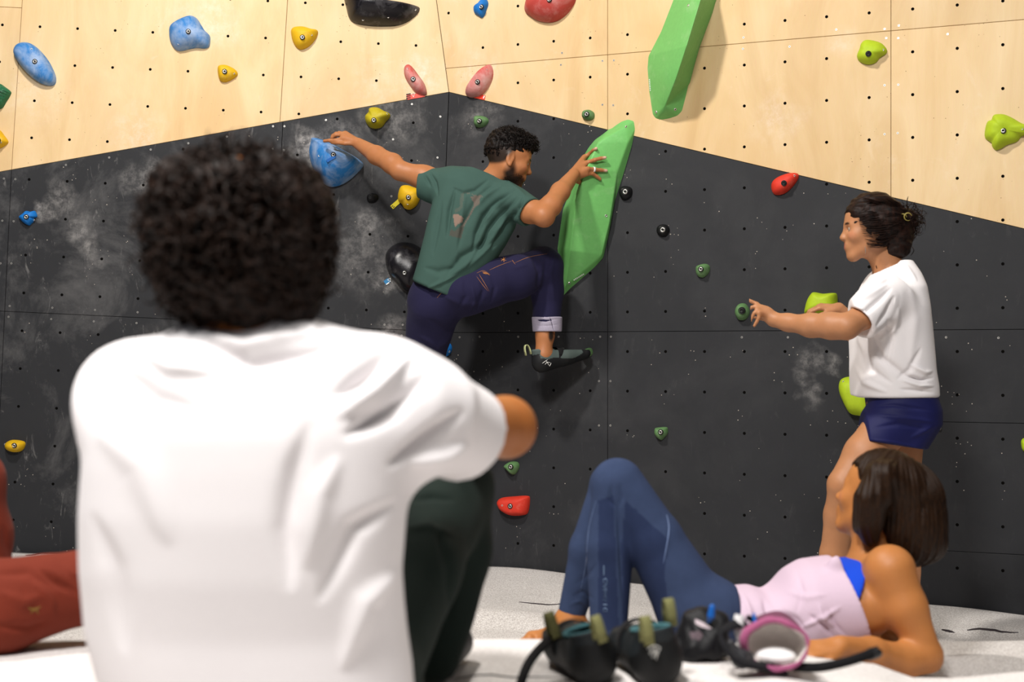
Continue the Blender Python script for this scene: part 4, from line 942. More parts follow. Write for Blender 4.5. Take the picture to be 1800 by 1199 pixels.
    v.loft([(P(882, 345, 6.14), .072, .072), (P(905, 358, 6.09), .072, .070), (P(932, 374, 6.035), .067, .066)], unit(np.cross(ra, [0, 1, 0])), A=ra, k=.035, e=2, endr=.004)
    open_tube(v, P(737, 320, 6.22), P(737, 320, 6.22)-P(790, 325, 6.2), .056, .03); open_tube(v, P(932, 374, 6.035), ra, .059, .03)
    v.cap(P(905, 272, 6.16), P(868, 322, 6.175), .057, .057, .004, None, 's')
    hc = P(768, 511, 6.19); ad = unit(P(768, 511, 6.19)-P(823, 402, 6.17)); v.ell(hc+ad*.02, (.1, .095, .07), None, .004, 's')
    V, Q = v.mesh(3); V = wob(V, Q, .0025, 22, 4)
    fd = [([(905, 332), (878, 352), (852, 380), (838, 410), (830, 445)], -13, 6), ([(915, 342), (885, 372), (862, 402), (845, 440), (820, 470)], -12, 6), ([(922, 352), (897, 385), (880, 415), (862, 440)], -12, 7), ([(870, 322), (840, 350), (815, 395), (800, 450)], -8, 6), ([(800, 330), (790, 370), (785, 420)], -9, 4), ([(777, 352), (768, 400), (760, 450)], -6, 5),
          ([(905, 336), (868, 366), (845, 400)], 8, 4), ([(900, 372), (872, 408), (850, 436)], 8, 5), ([(885, 325), (850, 345), (822, 380)], 6, 5), ([(860, 315), (835, 335), (815, 340), (795, 330)], -6, 4), ([(880, 400), (850, 430), (812, 452), (775, 500)], -9, 7), ([(868, 428), (835, 455), (800, 478), (760, 505)], 7, 6), ([(745, 470), (770, 478), (800, 470)], -5, 6),
          ([(755, 300), (765, 320), (770, 345)], -6, 3), ([(745, 305), (758, 330)], -5, 3), ([(920, 345), (912, 365), (915, 392)], -5, 3), ([(892, 318), (905, 330), (925, 345)], 4, 4), ([(742, 510), (775, 498), (805, 482)], 4, 3), ([(820, 340), (812, 375), (805, 420), (800, 460)], 5, 5)]
    V = folds(V, Q, fd, 1.7); C = paint(V, '3b544d', []); p = to_px(V); Nn = vnormals(V, Q); fr = Nn[:, 1] < 0
    T = lambda pts: [(770+a/10.9, 320+b/10.9) for a, b in pts]
    for poly, col, w_ in ((T([(215, 1025), (440, 1085), (505, 850), (415, 860), (300, 950), (250, 890)]), '4f4b44', .8), (T([(290, 620), (380, 610), (490, 690), (470, 770), (405, 790), (320, 870), (295, 710)]), '927568', .75), (T([(620, 280), (830, 250), (800, 330), (790, 430), (705, 480), (620, 640), (545, 760), (500, 850), (420, 860), (480, 800), (600, 620), (660, 500), (690, 420)]), '6f5e56', .7), (T([(430, 230), (500, 200), (470, 480), (400, 560), (320, 600), (330, 520), (420, 470)]), '5a5d54', .5)):
        q = in_poly(p, poly) & fr; C[q] = C[q]*(1-w_)+np.array(srgb(col))*w_
    for k in range(11):
        q = (np.hypot(p[:, 0]-(818.5+k*2.9), p[:, 1]-(338.5+k*.75+(.8 if k % 2 else 0))) < 1.25) & fr & (k % 4 != 3); C[q] = C[q]*.45+np.array(srgb('8d8478'))*.3
    mk('t_shirt', V, Q, attr_mat('green_cotton', .85, 0, .3, 500, .0, .06, .15), root, col=C)
    # jeans
    v = Vol(P(690, 820, 6.5)*[1, 0, 1]+[0, 6.0, 0], P(1000, 425, 6.2)*[1, 0, 1]+[0, 6.52, 0], .0045)
    v.cap(P(768, 522, 6.2), P(826, 505, 6.17), .118, .112, .03, ([0, 1, 0], .9)); v.cap(P(782, 495, 6.2), P(768, 530, 6.2), .105, .11, .03)
    v.chain([P(764, 540, 6.22), P(745, 625, 6.33), P(736, 690, 6.40), P(728, 800, 6.45)], [.118, .088, .076, .062], .03)
    v.chain([P(815, 508, 6.16), P(860, 497, 6.17), P(905, 488, 6.2), P(955, 468, 6.28)], [.112, .104, .092, .084], .03)
    v.chain([P(957, 468, 6.28), P(962, 515, 6.3), P(961, 562, 6.3)], [.083, .070, .063], .02)
    v.plane(P(961, 566, 6.3)*[0, 0, 1]+[-99, 0, 0], [0, 0, -1]) if False else None
    V, Q = v.mesh(3); V = wob(V, Q, .003, 26, 6)
    V = folds(V, Q, [([(842, 480), (850, 510), (838, 545)], -7, 4), ([(860, 472), (870, 505), (862, 535)], -6, 4), ([(815, 490), (820, 520), (805, 545)], -6, 5), ([(935, 452), (948, 480), (944, 520)], -7, 4), ([(960, 448), (957, 490), (950, 520)], -5, 4), ([(975, 450), (968, 480), (975, 530)], 4, 4), ([(780, 520), (810, 535), (850, 535)], 5, 6), ([(750, 560), (790, 585), (820, 565)], -6, 7), ([(735, 590), (770, 610), (800, 590)], 6, 6), ([(880, 460), (905, 470), (930, 465)], 4, 5), ([(830, 500), (835, 530), (825, 550)], 5, 3)])
    ind = cloth_mat('indigo_denim', '201e3c', .3, 600, .10); mk('jeans', V, Q, ind, root); B = bvh(V, Q)
    orange = plain('orange_thread', 'b5763a', .7)
    draw_on(B, [[(838, 480), (850, 476), (862, 483)], [(842, 482), (850, 495), (860, 512)], [(838, 486), (848, 500), (858, 512)], [(860, 475), (880, 466), (902, 458)], [(900, 457), (906, 465)], [(905, 462), (930, 452), (962, 446)], [(768, 524), (780, 510), (790, 498)]], .0009, orange, root, 'stitching')
    draw_on(B, [[(848, 478), (855, 480), (861, 484)], [(849, 480), (856, 482)], [(880, 455), (890, 458)], [(881, 459), (889, 453)], [(885, 452), (886, 461)]], .0021, orange, root, 'bar_tack')
    v = Vol(P(925, 595, 6.35)*[1, 0, 1]+[0, 6.2, 0], P(1000, 545, 6.2)*[1, 0, 1]+[0, 6.4, 0], .003)
    v.loft([(P(961.5, 557, 6.3), .068, .066), (P(962, 583, 6.3), .065, .063)], [1, 0, 0], A=unit(P(961, 583, 6.3)-P(961, 557, 6.3)), e=2, k=.005, endr=.003)
    v.cap(P(961, 595, 6.3), P(962, 576, 6.3), .055, .055, .003, None, 's')
    V, Q = v.mesh(1); V = folds(V, Q, [([(939, 562), (960, 564), (985, 560)], -2, 1.5), ([(940, 572), (962, 573), (985, 570)], -2, 1.5), ([(967, 558), (971, 570), (973, 582)], -3, 1.2)])
    mk('rolled_cuff', V, Q, cloth_mat('pale_denim_reverse', 'a9a2b4', .3, 600, .14), root)['label'] = 'pale lilac rolled-up jeans cuff'
    B = bvh(V, Q); draw_on(B, [[(966, 557), (970, 569), (973, 581)]], .0012, ind, root, 'stitching')
    return root
# ---- climbing shoe: frame origin under the heel, y to the toe, z up
def shoe(root_or_none, Fm, upper, rand, rim, tabcol, label=None, name='climbing_shoe', top=True, logo=None, strap=None, tabs=((-.012, -.012), (.0, .03))):
    s = Fm.s; R = Fm.R; pt = Fm.pt
    pts = [pt(*q) for q in ((-.09, -.06, -.03), (.09, .30, .15), (-.09, .3, -.03), (.09, -.06, .15), (-.09, -.06, .15), (.09, .3, -.03))]
    v = Vol(np.min(pts, 0), np.max(pts, 0), .0032); e = lambda c, r, k=.015, op='u': v.ell(pt(*c), np.array(r)*s, R, k, op)
    c = lambda a, b, ra, rb=None, k=.02, op='u', fl=None: v.cap(pt(*a), pt(*b), ra*s, (rb or ra)*s, k, fl, op)
    e((0, .032, .038), (.034, .040, .042)); c((0, .05, .040), (.0, .15, .034), .037, .038, .02); c((0, .028, .030), (0, .10, .030), .036, .036, .02); c((.002, .14, .030), (.010, .222, .020), .046, .032, .02, fl=(R[2], .82))
    c((0, .030, .045), (0, .026, .082), .033, .0305, .015); c((0, .06, .05), (0, .072, .078), .034, .027, .015)
    v.plane(pt(0, .045, .081), R[2]+.25*R[1]); c((0, .034, .12), (0, .036, .055), .0235, .022, .004, 's'); c((0, .066, .12), (0, .066, .050), .0225, .022, .004, 's'); c((0, .04, .05), (0, .13, .038), .022, .020, .004, 's')
    V, Q = v.mesh(2); L = ((V-Fm.c)@R.T)/s
    C = np.tile(np.array(srgb(upper)), (len(V), 1))
    lowm = (L[:, 2] < .030+.012*np.sin(L[:, 1]*30)) | (L[:, 1] < .012) & (L[:, 2] < .072) | (L[:, 1] > .205) | ((L[:, 1] < .05) & (L[:, 2] < .058-.4*L[:, 1]))
    C[lowm] = srgb(rand)
    inside = (np.hypot(L[:, 0]/.030, (L[:, 1]-.045)/.048) < .93) & (L[:, 2] > .03) & (L[:, 2] < .079) & (np.abs(L[:, 0]) < .027); C[inside & (L[:, 1] > .004)] = srgb('101314')
    if root_or_none is None:
        root = empty(name, pt(0, .1, 0), label, 'climbing shoe', 'climbing shoes beside the chalk bag')
    else: root = empty(name, pt(0, .1, 0)-np.array(root_or_none.location), label, None, None, root_or_none)
    mk('shoe_upper', V, Q, attr_mat('shoe_rubber_and_leather', .6, 0, .25, 300, 0, .12, .25), root, col=C)
    B = bvh(V, Q)
    a = np.linspace(0, 2*math.pi, 40); rimp = []
    for t in a: yy = .048-.047*math.cos(t); rimp.append(pt(.0275*math.sin(t), yy, .081-.25*(yy-.045)))
    Vt, Fq = tubes([np.array(rimp)], .0048*s, 6); mk('collar', Vt, Fq, cloth_mat(name+'_collar', rim), root)
    a = np.linspace(0, 2*math.pi, 28); Vt, Fq = ribbon(np.array([pt(.041*math.cos(t), .108+.012*math.sin(t), .040+.036*math.sin(t)) for t in a]), R[1]*.95-R[2]*.2, .030*s, .003); mk('closure_strap', Vt, Fq, cloth_mat('black_closure_webbing', '101012'), root)
    for (tx, ty) in tabs:       # pull loops
        b0 = pt(tx*1.6, ty, .078); tt = np.linspace(0, math.pi, 14); hgt = .042
        path = np.array([b0+R[2]*s*hgt*math.sin(q)**.6+R[1]*s*(.012*(-math.cos(q)))-R[1]*s*.004 for q in tt])
        Vt, Fq = ribbon(path, R[0], .016*s, .0018); mk('pull_tab', Vt, Fq, cloth_mat('tab_webbing', tabcol), root)
    if strap: 
        Vt, Fq = ribbon(spline([pt(*q) for q in strap], 24), R[1]*.9+R[2]*.2, .022*s, .003); mk('strap', Vt, Fq, cloth_mat('black_strap', '0c0c0e'), root)
    if logo:
        ps = []
        for ln in logo:
            q = [on(B, x, y, .0006) for x, y in spline(ln, 8)]; q = [g for g in q if g is not None]
            if len(q) > 1: ps.append(np.array(q))
        if ps: Vt, Fq = tubes(ps, .0014, 5); mk('logo', Vt, Fq, M['white'], root)
    return root, B
cl = climber()
fw = unit(P(1036, 622, 6.38)-P(955, 646, 6.27)); Fs = Frame(P(945, 654, 6.27), fw, (-.10, 0, 1), 1.08)
shoe(cl, Fs, '4a5552', '17181a', '5d6d6c', 'b8bd8a', 'grey-green climbing shoe with a black heel', tabs=((0, -.018),), strap=None,
     logo=[[(953, 639), (963, 632)], [(958, 641), (962, 637), (968, 638)], [(960, 634), (966, 644)], [(966, 644), (969, 638)]])
WHITE = None
# ======== standing woman
def standing():
    Y = 4.95; m_ = Y/F
    root = empty('person', P(1580, 1150, 4.95), 'woman standing in white shirt and navy shorts, messy bun, one arm reaching out', 'person')
    Fm = Frame(P(1531, 404, 4.95), (-1, .10, .0), (.02, 0, 1), .93)
    v = Vol(P(1290, 1165, 5.3)*[1, 0, 1]+[0, 4.62, -.03], P(1660, 340, 4.7)*[1, 0, 1]+[0, 5.32, .05], .0045)
    head(v, Fm, .97, .92)
    v.cap(P(1546, 432, 4.95), P(1566, 482, 4.95), .050, .056, .03)
    v.loft([(P(1570, 485, 4.95), .055, .09), (P(1568, 512, 4.95), .082, .15), (P(1568, 570, 4.95), .11, .16), (P(1570, 640, 4.95), .10, .135), (P(1583, 700, 4.95), .115, .15), (P(1588, 760, 4.95), .11, .15)], [1, 0, 0], A=[0, 0, -1], k=.04)
    v.chain([P(1570, 516, 4.83), P(1528, 550, 4.755), P(1488, 574, 4.70)], [.046, .044, .040], .03)
    v.chain([P(1488, 575, 4.70), P(1462, 573, 4.73), P(1425, 572, 4.78), P(1385, 567, 4.84), P(1360, 562, 4.87)], [.040, .0425, .038, .028, .0245], .02)
    yh = 4.88
    v.cap(P(1360, 561, yh), P(1346, 551, yh), .0225, .0225, .015); v.cap(P(1347, 551, yh), P(1338, 545, yh), .0225, .019, .012)
    for i, (x, y, dy) in enumerate(((1330, 535, .018), (1330, 538, -.002), (1331, 544, -.020), (1334, 550, -.034))): v.cap(P(1350, 556, yh), P(x, y, yh+dy), .013, .0095, .008)
    fingers(v, [[P(1330, 534, yh+.018), P(1317, 528.5, yh+.02), P(1306, 536, yh+.022), P(1299, 546, yh+.024)],
                [P(1330, 538, yh-.002), P(1319, 541, yh-.004), P(1311, 552, yh), P(1307, 563, yh)],
                [P(1332, 545, yh-.02), P(1326, 550, yh-.024), P(1320, 561, yh-.02), P(1316, 570, yh-.018)],
                [P(1336, 552, yh-.03), P(1334, 558, yh-.034), P(1330, 566, yh-.03), P(1326, 573, yh-.028)],
                [P(1352, 560, yh+.03), P(1343, 561, yh+.042), P(1334, 560, yh+.048), P(1326, 558, yh+.05)]], .0070, .0025)
    v.chain([P(1560, 512, 5.10), P(1525, 560, 5.2), P(1505, 585, 5.24)], [.048, .043, .038], .03)
    v.chain([P(1505, 585, 5.24), P(1492, 565, 5.22), P(1474, 543, 5.2)], [.038, .034, .024], .02)
    hand(v, P(1474, 543, 5.2), np.array([-1, .1, .12]), np.array([0, -.3, 1]), np.array([0, -1, -.3]), .82, (.5, .6, .5), .08)
    # legs
    v.chain([P(1568, 740, 4.87), P(1520, 800, 4.83), P(1483, 850, 4.80)], [.080, .070, .052], .02)
    v.chain([P(1482, 855, 4.80), P(1476, 905, 4.84), P(1466, 975, 4.87), P(1462, 1050, 4.90), P(1460, 1120, 4.92)], [.050, .051, .046, .034, .030], .02)
    v.chain([P(1588, 745, 5.02), P(1578, 800, 5.02), P(1590, 880, 5.02)], [.090, .080, .054], .02)
    v.chain([P(1590, 885, 5.02), P(1597, 950, 5.03), P(1600, 1000, 5.04), P(1602, 1120, 5.05)], [.050, .051, .044, .030], .02)
    foot(v, P(1460, 1118, 4.92), P(1400, 1148, 4.90)); foot(v, P(1602, 1116, 5.05), P(1548, 1145, 5.05))
    V, Q = v.mesh(2); C = paint(V, 'b27c56', face_paint(Fm, lips='b5685a', brow='2a1a12', cheek='cf8768'))
    for tip in (P(1301, 546, yh), P(1307, 560, yh)): pass
    mk('body', V, Q, SKIN, root, col=C); eyes(Fm, root, (-1, 1))
    # hair, gathered back into a messy bun
    R = Fm.R; s = Fm.s; hm = hair_mat('dark_brown_hair', '090504', '2c1810', .55, (1, 1, .4))
    hv = Vol(P(1480, 480, 4.95)*[1, 0, 1]+[0, 4.80, 0], P(1640, 335, 4.95)*[1, 0, 1]+[0, 5.10, 0], .003)
    hv.ell(P(1551, 395, 4.95), (.098, .090, .086), None, .01); hv.ell(P(1574, 415, 4.95), (.060, .070, .078), None, .02); hv.ell(P(1568, 440, 4.95), (.050, .060, .040), None, .02); hv.ell(P(1524, 376, 4.95), (.050, .072, .045), None, .02)
    hv.ell(P(1593, 388, 4.95), (.042, .046, .045), None, .012)
    hv.ell(Fm.pt(0, -.012, .045), np.array([.086, .108, .098])*s, R, .01); hv.ell(Fm.pt(0, .150, -.035), np.array([.13, .092, .100]), R, .006, 's'); hv.ell(Fm.pt(0, .065, -.085), np.array([.13, .078, .062]), R, .008, 's')
    hv.ell(P(1527, 425, 4.86), (.022, .04, .026), None, .006, 's')
    V, Q = hv.mesh(2); V = wob(V, Q, .0035, 90, 3, (1, 1, 2.5))
    r_ = np.random.default_rng(5); st = []
    bun = P(1588, 392, 4.95)
    for i in range(260):      # swept strands from hairline to the bun
        a = r_.uniform(-1.25, 1.25); t0 = r_.uniform(0, 1); sx = 1500+r_.uniform(0, 12)
        z0 = r_.uniform(0, 1); x0, y0 = (1503+z0*22, 372+z0*62+r_.normal()*2) if i % 2 else (1506+r_.uniform(0, 60), 356-8*math.sin(r_.uniform(.3, 1)*3))
        p0 = P(x0, y0, 4.95-.086*math.cos(a)*(1 if i % 3 else -1)); c = P(1551, 395, 4.95)
        mid = (p0+bun)/2; o = unit((mid-c)/np.array([.098, .09, .086])**1); mid = c+o*np.array([.100, .094, .089])*1.0+np.array([0, 0, -.01*z0])
        pp = spline([p0, mid, bun+r_.normal(size=3)*.012], 14); q = (pp-c)/np.array([.0995, .0925, .0885]); n_ = np.linalg.norm(q, axis=1, keepdims=True); keep = n_ < 1
        pp = np.where(keep, c+q/np.maximum(n_, .3)*np.array([.0995, .0925, .0885]), pp)
        if (np.linalg.norm(((pp-Fm.pt(0, .150, -.035))@R.T)/np.array([.125, .088, .096]), axis=1) < 1).any(): continue
        st.append(pp)
    t1 = tubes(st, .0011, 4)
    cu = curls(P(1594, 388, 4.95), (.042, .046, .046), np.eye(3), 110, .05, .010, 1.3, .0014, None, .25, 8, 16, 0)
    fl = []
    for a, b, c_ in (((1585, 372), (1578, 358), (1574, 350)), ((1596, 372), (1594, 355), (1596, 345)), ((1606, 380), (1612, 372), (1618, 378)), ((1604, 372), (1610, 362), (1604, 356)), ((1545, 455), (1540, 468), (1546, 480)), ((1556, 462), (1550, 470), (1552, 478)), ((1513, 430), (1512, 437), (1510, 441)), ((1505, 375), (1501, 385), (1503, 398)), ((1508, 372), (1505, 386), (1508, 402)), ((1600, 430), (1606, 440), (1600, 450)), ((1614, 385), (1618, 392), (1612, 400))):
        fl += [spline([P(*a, 4.93+k*.004), P(b[0]+k*.6, b[1], 4.92), P(c_[0]+k, c_[1], 4.925)], 12) for k in range(2)]
    V, Q = join((V, Q), t1, cu, tubes(fl, .0011, 4)); mk('hair', V, Q, hm, root)
    a = np.linspace(.3, 5.2, 20); c = P(1585, 385, 4.89)
    Vt, Fq = tubes([np.array([c+np.array([.014*math.cos(q), -.012-.004*math.sin(2*q), .016*math.sin(q)]) for q in a]), np.array([c+np.array([.018+.013*math.cos(q), -.014, .006+.013*math.sin(q)]) for q in a])], .0026, 6)
    o = mk('hair_tie', Vt, Fq, plain('olive_elastic', '8a7c3a', .5), root); o['kind'] = 'stuff'
    Vt, Fq = tubes([np.array([P(1520.5, 433, 4.865), P(1521.5, 440, 4.865), P(1521, 446, 4.865)]), ], .0012, 5); mk('earring', Vt, Fq, M['steel'], root)
    # t-shirt
    v = Vol(P(1475, 720, 4.95)*[1, 0, 1]+[0, 4.62, 0], P(1665, 445, 4.95)*[1, 0, 1]+[0, 5.26, 0], .0042)
    st = [(458, 1560, 1602, .062), (470, 1543, 1609, .085), (484, 1527, 1616, .12), (505, 1516, 1622, .17), (540, 1506, 1628, .185), (600, 1498, 1635, .18), (650, 1497, 1638, .178), (680, 1498, 1643, .18), (697, 1500, 1644, .18)]
    v.loft([(P((a+b)/2, y, 4.96), (b-a)/2*m_, d) for y, a, b, d in st], [1, 0, 0], A=[0, 0, -1], k=.02, e=2.5, endr=.006)
    ax_ = unit(P(1507, 566, 4.725)-P(1563, 512, 4.81))
    v.loft([(P(1570, 508, 4.82), .072, .072), (P(1545, 530, 4.78), .074, .070), (P(1507, 566, 4.728), .070, .066)], unit(np.cross(ax_, [0, 1, 0])), A=ax_, k=.045, e=2, endr=.004)
    v.loft([(P(1562, 508, 5.10), .068, .068), (P(1530, 552, 5.19), .062, .06)], [1, 0, 0], k=.045, e=2, endr=.004)
    open_tube(v, P(1507, 566, 4.728), ax_, .060, .035)
    v.cap(P(1546, 430, 4.95), P(1565, 480, 4.95), .058, .060, .004, None, 's')
    v.ell(P(1572, 715, 4.96), (.12, .16, .035), None, .004, 's')
    V, Q = v.mesh(3); V = wob(V, Q, .0025, 20, 8)
    fd = [([(1568, 505), (1548, 525), (1525, 545), (1500, 560)], -7, 5), ([(1560, 500), (1535, 515), (1508, 530)], 6, 5), ([(1572, 520), (1560, 550), (1540, 575)], -10, 5), ([(1580, 540), (1570, 580), (1545, 600)], 7, 6), ([(1535, 590), (1550, 630), (1590, 660), (1630, 672)], -7, 6), ([(1505, 600), (1530, 650), (1570, 675)], -6, 7), ([(1500, 640), (1520, 672), (1560, 690)], 6, 6),
          ([(1600, 640), (1625, 655), (1640, 652)], 7, 4), ([(1590, 660), (1620, 668), (1642, 664)], -8, 3), ([(1585, 668), (1615, 678), (1643, 678)], 7, 3), ([(1580, 684), (1615, 687), (1643, 690)], -6, 3), ([(1600, 500), (1608, 560), (1600, 640)], 4, 9), ([(1560, 560), (1566, 600), (1560, 640)], -5, 5), ([(1503, 580), (1515, 610), (1525, 650)], 5, 5), ([(1593, 465), (1600, 480), (1612, 495)], 4, 4), ([(1530, 500), (1545, 498), (1560, 490)], 4, 4), ([(1515, 560), (1500, 545), (1490, 540)], -4, 3), ([(1620, 610), (1600, 650), (1575, 668)], -6, 5)]
    V = folds(V, Q, fd, 1.7); mk('t_shirt', V, Q, M['tee'], root); B = bvh(V, Q)
    v = Vol(P(1510, 800, 4.95)*[1, 0, 1]+[0, 4.70, 0], P(1665, 665, 4.95)*[1, 0, 1]+[0, 5.24, 0], .004)
    st = [(672, 1530, 1632, .145), (695, 1524, 1642, .158), (720, 1528, 1650, .166), (745, 1527, 1650, .168), (770, 1523, 1634, .170), (790, 1521, 1620, .172)]
    v.loft([(P((a+b)/2, y, 4.95), (b-a)/2*m_, d) for y, a, b, d in st], [1, 0, 0], A=[0, 0, -1], k=.01, e=2.4, endr=.004)
    v.cap(P(1568, 735, 4.87), P(1540, 775, 4.85), .096, .094, .03); v.cap(P(1590, 740, 5.02), P(1582, 790, 5.02), .098, .096, .03)
    v.plane(P(1575, 781, 4.95), (-.16, 0, -1)); 
    
    V, Q = v.mesh(3); V = folds(V, Q, [([(1532, 715), (1570, 712), (1640, 722)], -4, 3), ([(1540, 730), (1590, 735), (1645, 742)], 4, 4), ([(1535, 752), (1580, 745), (1630, 755)], -4, 4), ([(1600, 770), (1620, 760), (1640, 750)], 4, 4), ([(1524, 772), (1570, 778), (1620, 788)], 3, 2)], 1.2)
    mk('shorts', V, Q, cloth_mat('navy_jersey', '16194a', .15, 600, .06, .6), root)
    return root

# ======== reclining woman
def reclining():
    root = empty('person', P(1300, 1150, 3.4), 'woman with brown bob reclining on the mat in lilac top and blue leggings', 'person')
    Fm = Frame(P(1541, 878, 3.46), (-.68, .68, .26), (.26, 0, .96), .90)
    v = Vol(P(905, 1180, 3.8)*[1, 0, 1]+[0, 3.02, -.03], P(1700, 780, 3.3)*[1, 0, 1]+[0, 3.86, 0], .005)
    head(v, Fm, 1.0, .92)
    v.cap(P(1538, 925, 3.46), P(1535, 985, 3.44), .050, .058, .03)
    m = 3.42/F
    body = [(1225, 1040, 1140), (1290, 1045, 1135), (1345, 1048, 1138), (1390, 1005, 1142), (1430, 990, 1142), (1480, 992, 1140), (1530, 990, 1120), (1568, 998, 1085)]
    v.loft([(P(x, (a+b)/2, 3.42), (b-a)/2*m*.93, .125 if x < 1400 else .145) for x, a, b in body], [0, 0, 1], A=[1, 0, 0], k=.04)
    v.ell(P(1562, 1001, 3.32), (.056, .060, .056), None, .03); v.ell(P(1540, 1000, 3.44), (.06, .14, .05), None, .03)
    v.chain([P(1566, 1004, 3.31), P(1592, 1070, 3.29), P(1624, 1142, 3.27)], [.054, .048, .037], .02)
    v.chain([P(1632, 1158, 3.27), P(1590, 1161, 3.25), P(1530, 1148, 3.20), P(1478, 1136, 3.14)], [.034, .037, .034, .024], .02)
    hand(v, P(1478, 1136, 3.14), np.array([-1, -.25, -.10]), np.array([-.1, -.45, 1]), np.array([0, -1, -.2]), .92, (.35, .5, .4), .08)
    v.chain([P(1530, 1000, 3.58), P(1560, 1070, 3.62), P(1588, 1128, 3.66)], [.052, .046, .038], .03)
    v.chain([P(1588, 1130, 3.66), P(1545, 1140, 3.62), P(1480, 1135, 3.52)], [.036, .034, .024], .02)
    hand(v, P(1480, 1135, 3.52), np.array([-1, -.1, -.1]), np.array([0, .2, 1]), np.array([0, 1, 0]), .9, (.2, .3, .3), .08)
    # legs under the leggings, bare feet
    v.chain([P(1220, 1092, 3.36), P(1150, 960, 3.37), P(1085, 856, 3.38)], [.070, .052, .040], .02)
    v.chain([P(1084, 853, 3.38), P(1073, 950, 3.37), P(1070, 1118, 3.36)], [.038, .038, .032], .02)
    v.chain([P(1230, 1085, 3.52), P(1150, 950, 3.54), P(1080, 854, 3.55)], [.06, .05, .038], .02)
    v.chain([P(1078, 848, 3.55), P(1038, 960, 3.57), P(1002, 1092, 3.60)], [.036, .034, .028], .02)
    foot(v, P(1000, 1098, 3.60), P(918, 1128, 3.66)); foot(v, P(1068, 1138, 3.35), P(1005, 1172, 3.30))
    V, Q = v.mesh(2); C = paint(V, 'b3743f', face_paint(Fm, brow='2a1a12')); mk('body', V, Q, SKIN, root, col=C); eyes(Fm, root, (-1, 1))
    # bob
    hm = hair_mat('brown_bob_hair', '0e0705', '35200f', .42, (6, 6, .5))
    c1 = P(1585, 884, 3.48)
    hv = Vol(P(1490, 1005, 3.48)*[1, 0, 1]+[0, 3.33, 0], P(1680, 790, 3.48)*[1, 0, 1]+[0, 3.64, 0], .0042)
    hv.ell(c1, (.100, .112, .108), None, .01); hv.ell(P(1593, 925, 3.47), (.092, .112, .085), None, .03); hv.ell(P(1604, 955, 3.47), (.076, .098, .052), None, .03)
    hv.ell(Fm.pt(0, -.014, .045), np.array([.088, .112, .098])*.9, Fm.R, .01); hv.ell(Fm.pt(.03, .168, -.050), (.10, .085, .105), Fm.R, .006, 's'); hv.plane(P(1506, 870, 3.48), (-1, 0, -.10)); hv.chain([P(1550, 838, 3.37), P(1532, 880, 3.36), P(1524, 915, 3.37), P(1530, 945, 3.38)], [.040, .034, .030, .022], .03); hv.cap(P(1518, 880, 3.40), P(1512, 925, 3.40), .018, .014, .02)
    hv.cap(P(1528, 935, 3.46), P(1533, 1010, 3.44), .060, .062, .006, None, 's')
    V, Q = hv.mesh(3)
    th = np.arctan2(V[:, 1]-c1[1], V[:, 0]-c1[0]); N = vnormals(V, Q); V = V+N*(.0015*np.sin(th*26+3*np.sin(V[:, 2]*14))+.0016*np.sin(th*61+2*np.sin(V[:, 2]*23)))[:, None]
    r_ = np.random.default_rng(11); st = []
    for i in range(520):
        a = r_.uniform(0, 2*math.pi); e0 = r_.uniform(.15, .9); el = np.linspace(1.45-.5*r_.uniform(), -.95*r_.uniform(.55, 1), 18)
        q = np.stack([np.cos(a)*np.cos(el), np.sin(a)*np.cos(el), np.sin(el)], 1)*np.array([.100, .112, .108])+c1
        lowm = el < 0; q[lowm, 2] -= (.055*np.sin(-el[lowm])); q[:, 0] += np.where(el < 0, .018*np.sin(-el), 0); q[:, 0] = np.maximum(q[:, 0], 0)
        dd = (q-c1)/np.array([.1, .112, .108]); o = q-c1; o[:, 2] = 0; o /= np.maximum(np.linalg.norm(o, axis=1, keepdims=True), .02)
        q = q+o*(.001+.002*r_.uniform())
        if (to_px(q)[:, 0] < 1504+(990-to_px(q)[:, 1])*.10-4).any() or (np.linalg.norm(((q-Fm.pt(.03, .168, -.050))@Fm.R.T)/np.array([.1, .085, .105]), axis=1) < 1).any(): continue
        st.append(q)
    V, Q = join((V, Q), tubes(st, .0012, 4)); mk('hair', V, Q, hm, root)
    # blue bra and lilac tank
    for nm, off, cut, col in (('sports_bra', .006, (1506, 1014), None), ('tank_top', .012, (1474, 1015), None)):
        v = Vol(P(1215, 1160, 3.42)*[1, 0, 1]+[0, 3.20, 0], P(1570, 950, 3.42)*[1, 0, 1]+[0, 3.66, 0], .0042)
        tk = [(1236, 1043, 1122), (1262, 1040, 1125), (1290, 1031, 1130), (1320, 1029, 1132), (1345, 1038, 1136), (1362, 1026, 1140), (1382, 1001, 1143), (1412, 985, 1146), (1450, 980, 1147), (1485, 978, 1145), (1520, 976, 1140), (1550, 980, 1110)]
        tk = [t for t in tk if nm == 'tank_top' or t[0] > 1400]
        sh = 0 if nm == 'tank_top' else .006
        v.loft([(P(x, (a+b)/2, 3.42), (b-a)/2*m-sh, (.138 if x < 1400 else .160)-sh) for x, a, b in tk], [0, 0, 1], A=[1, 0, 0], k=.01, e=2.3, endr=.004)
        if nm == 'tank_top':
            v.cap(P(1470, 992, 3.34), P(1536, 972, 3.40), .020, .016, .02, ([0, 1, 0], .8)); v.cap(P(1470, 992, 3.50), P(1536, 972, 3.50), .020, .016, .02)
            v.plane(P(1497, 1075, 3.42), (1, 0, .33))
            v.ell(P(1470, 940, 3.42), (.085, .055, .045), None, .005, 's')
        else:
            v.plane(P(1489, 1028, 3.42), (1, 0, -.5)); v.ell(P(1470, 935, 3.42), (.085, .06, .045), None, .005, 's')
        V, Q = v.mesh(3)
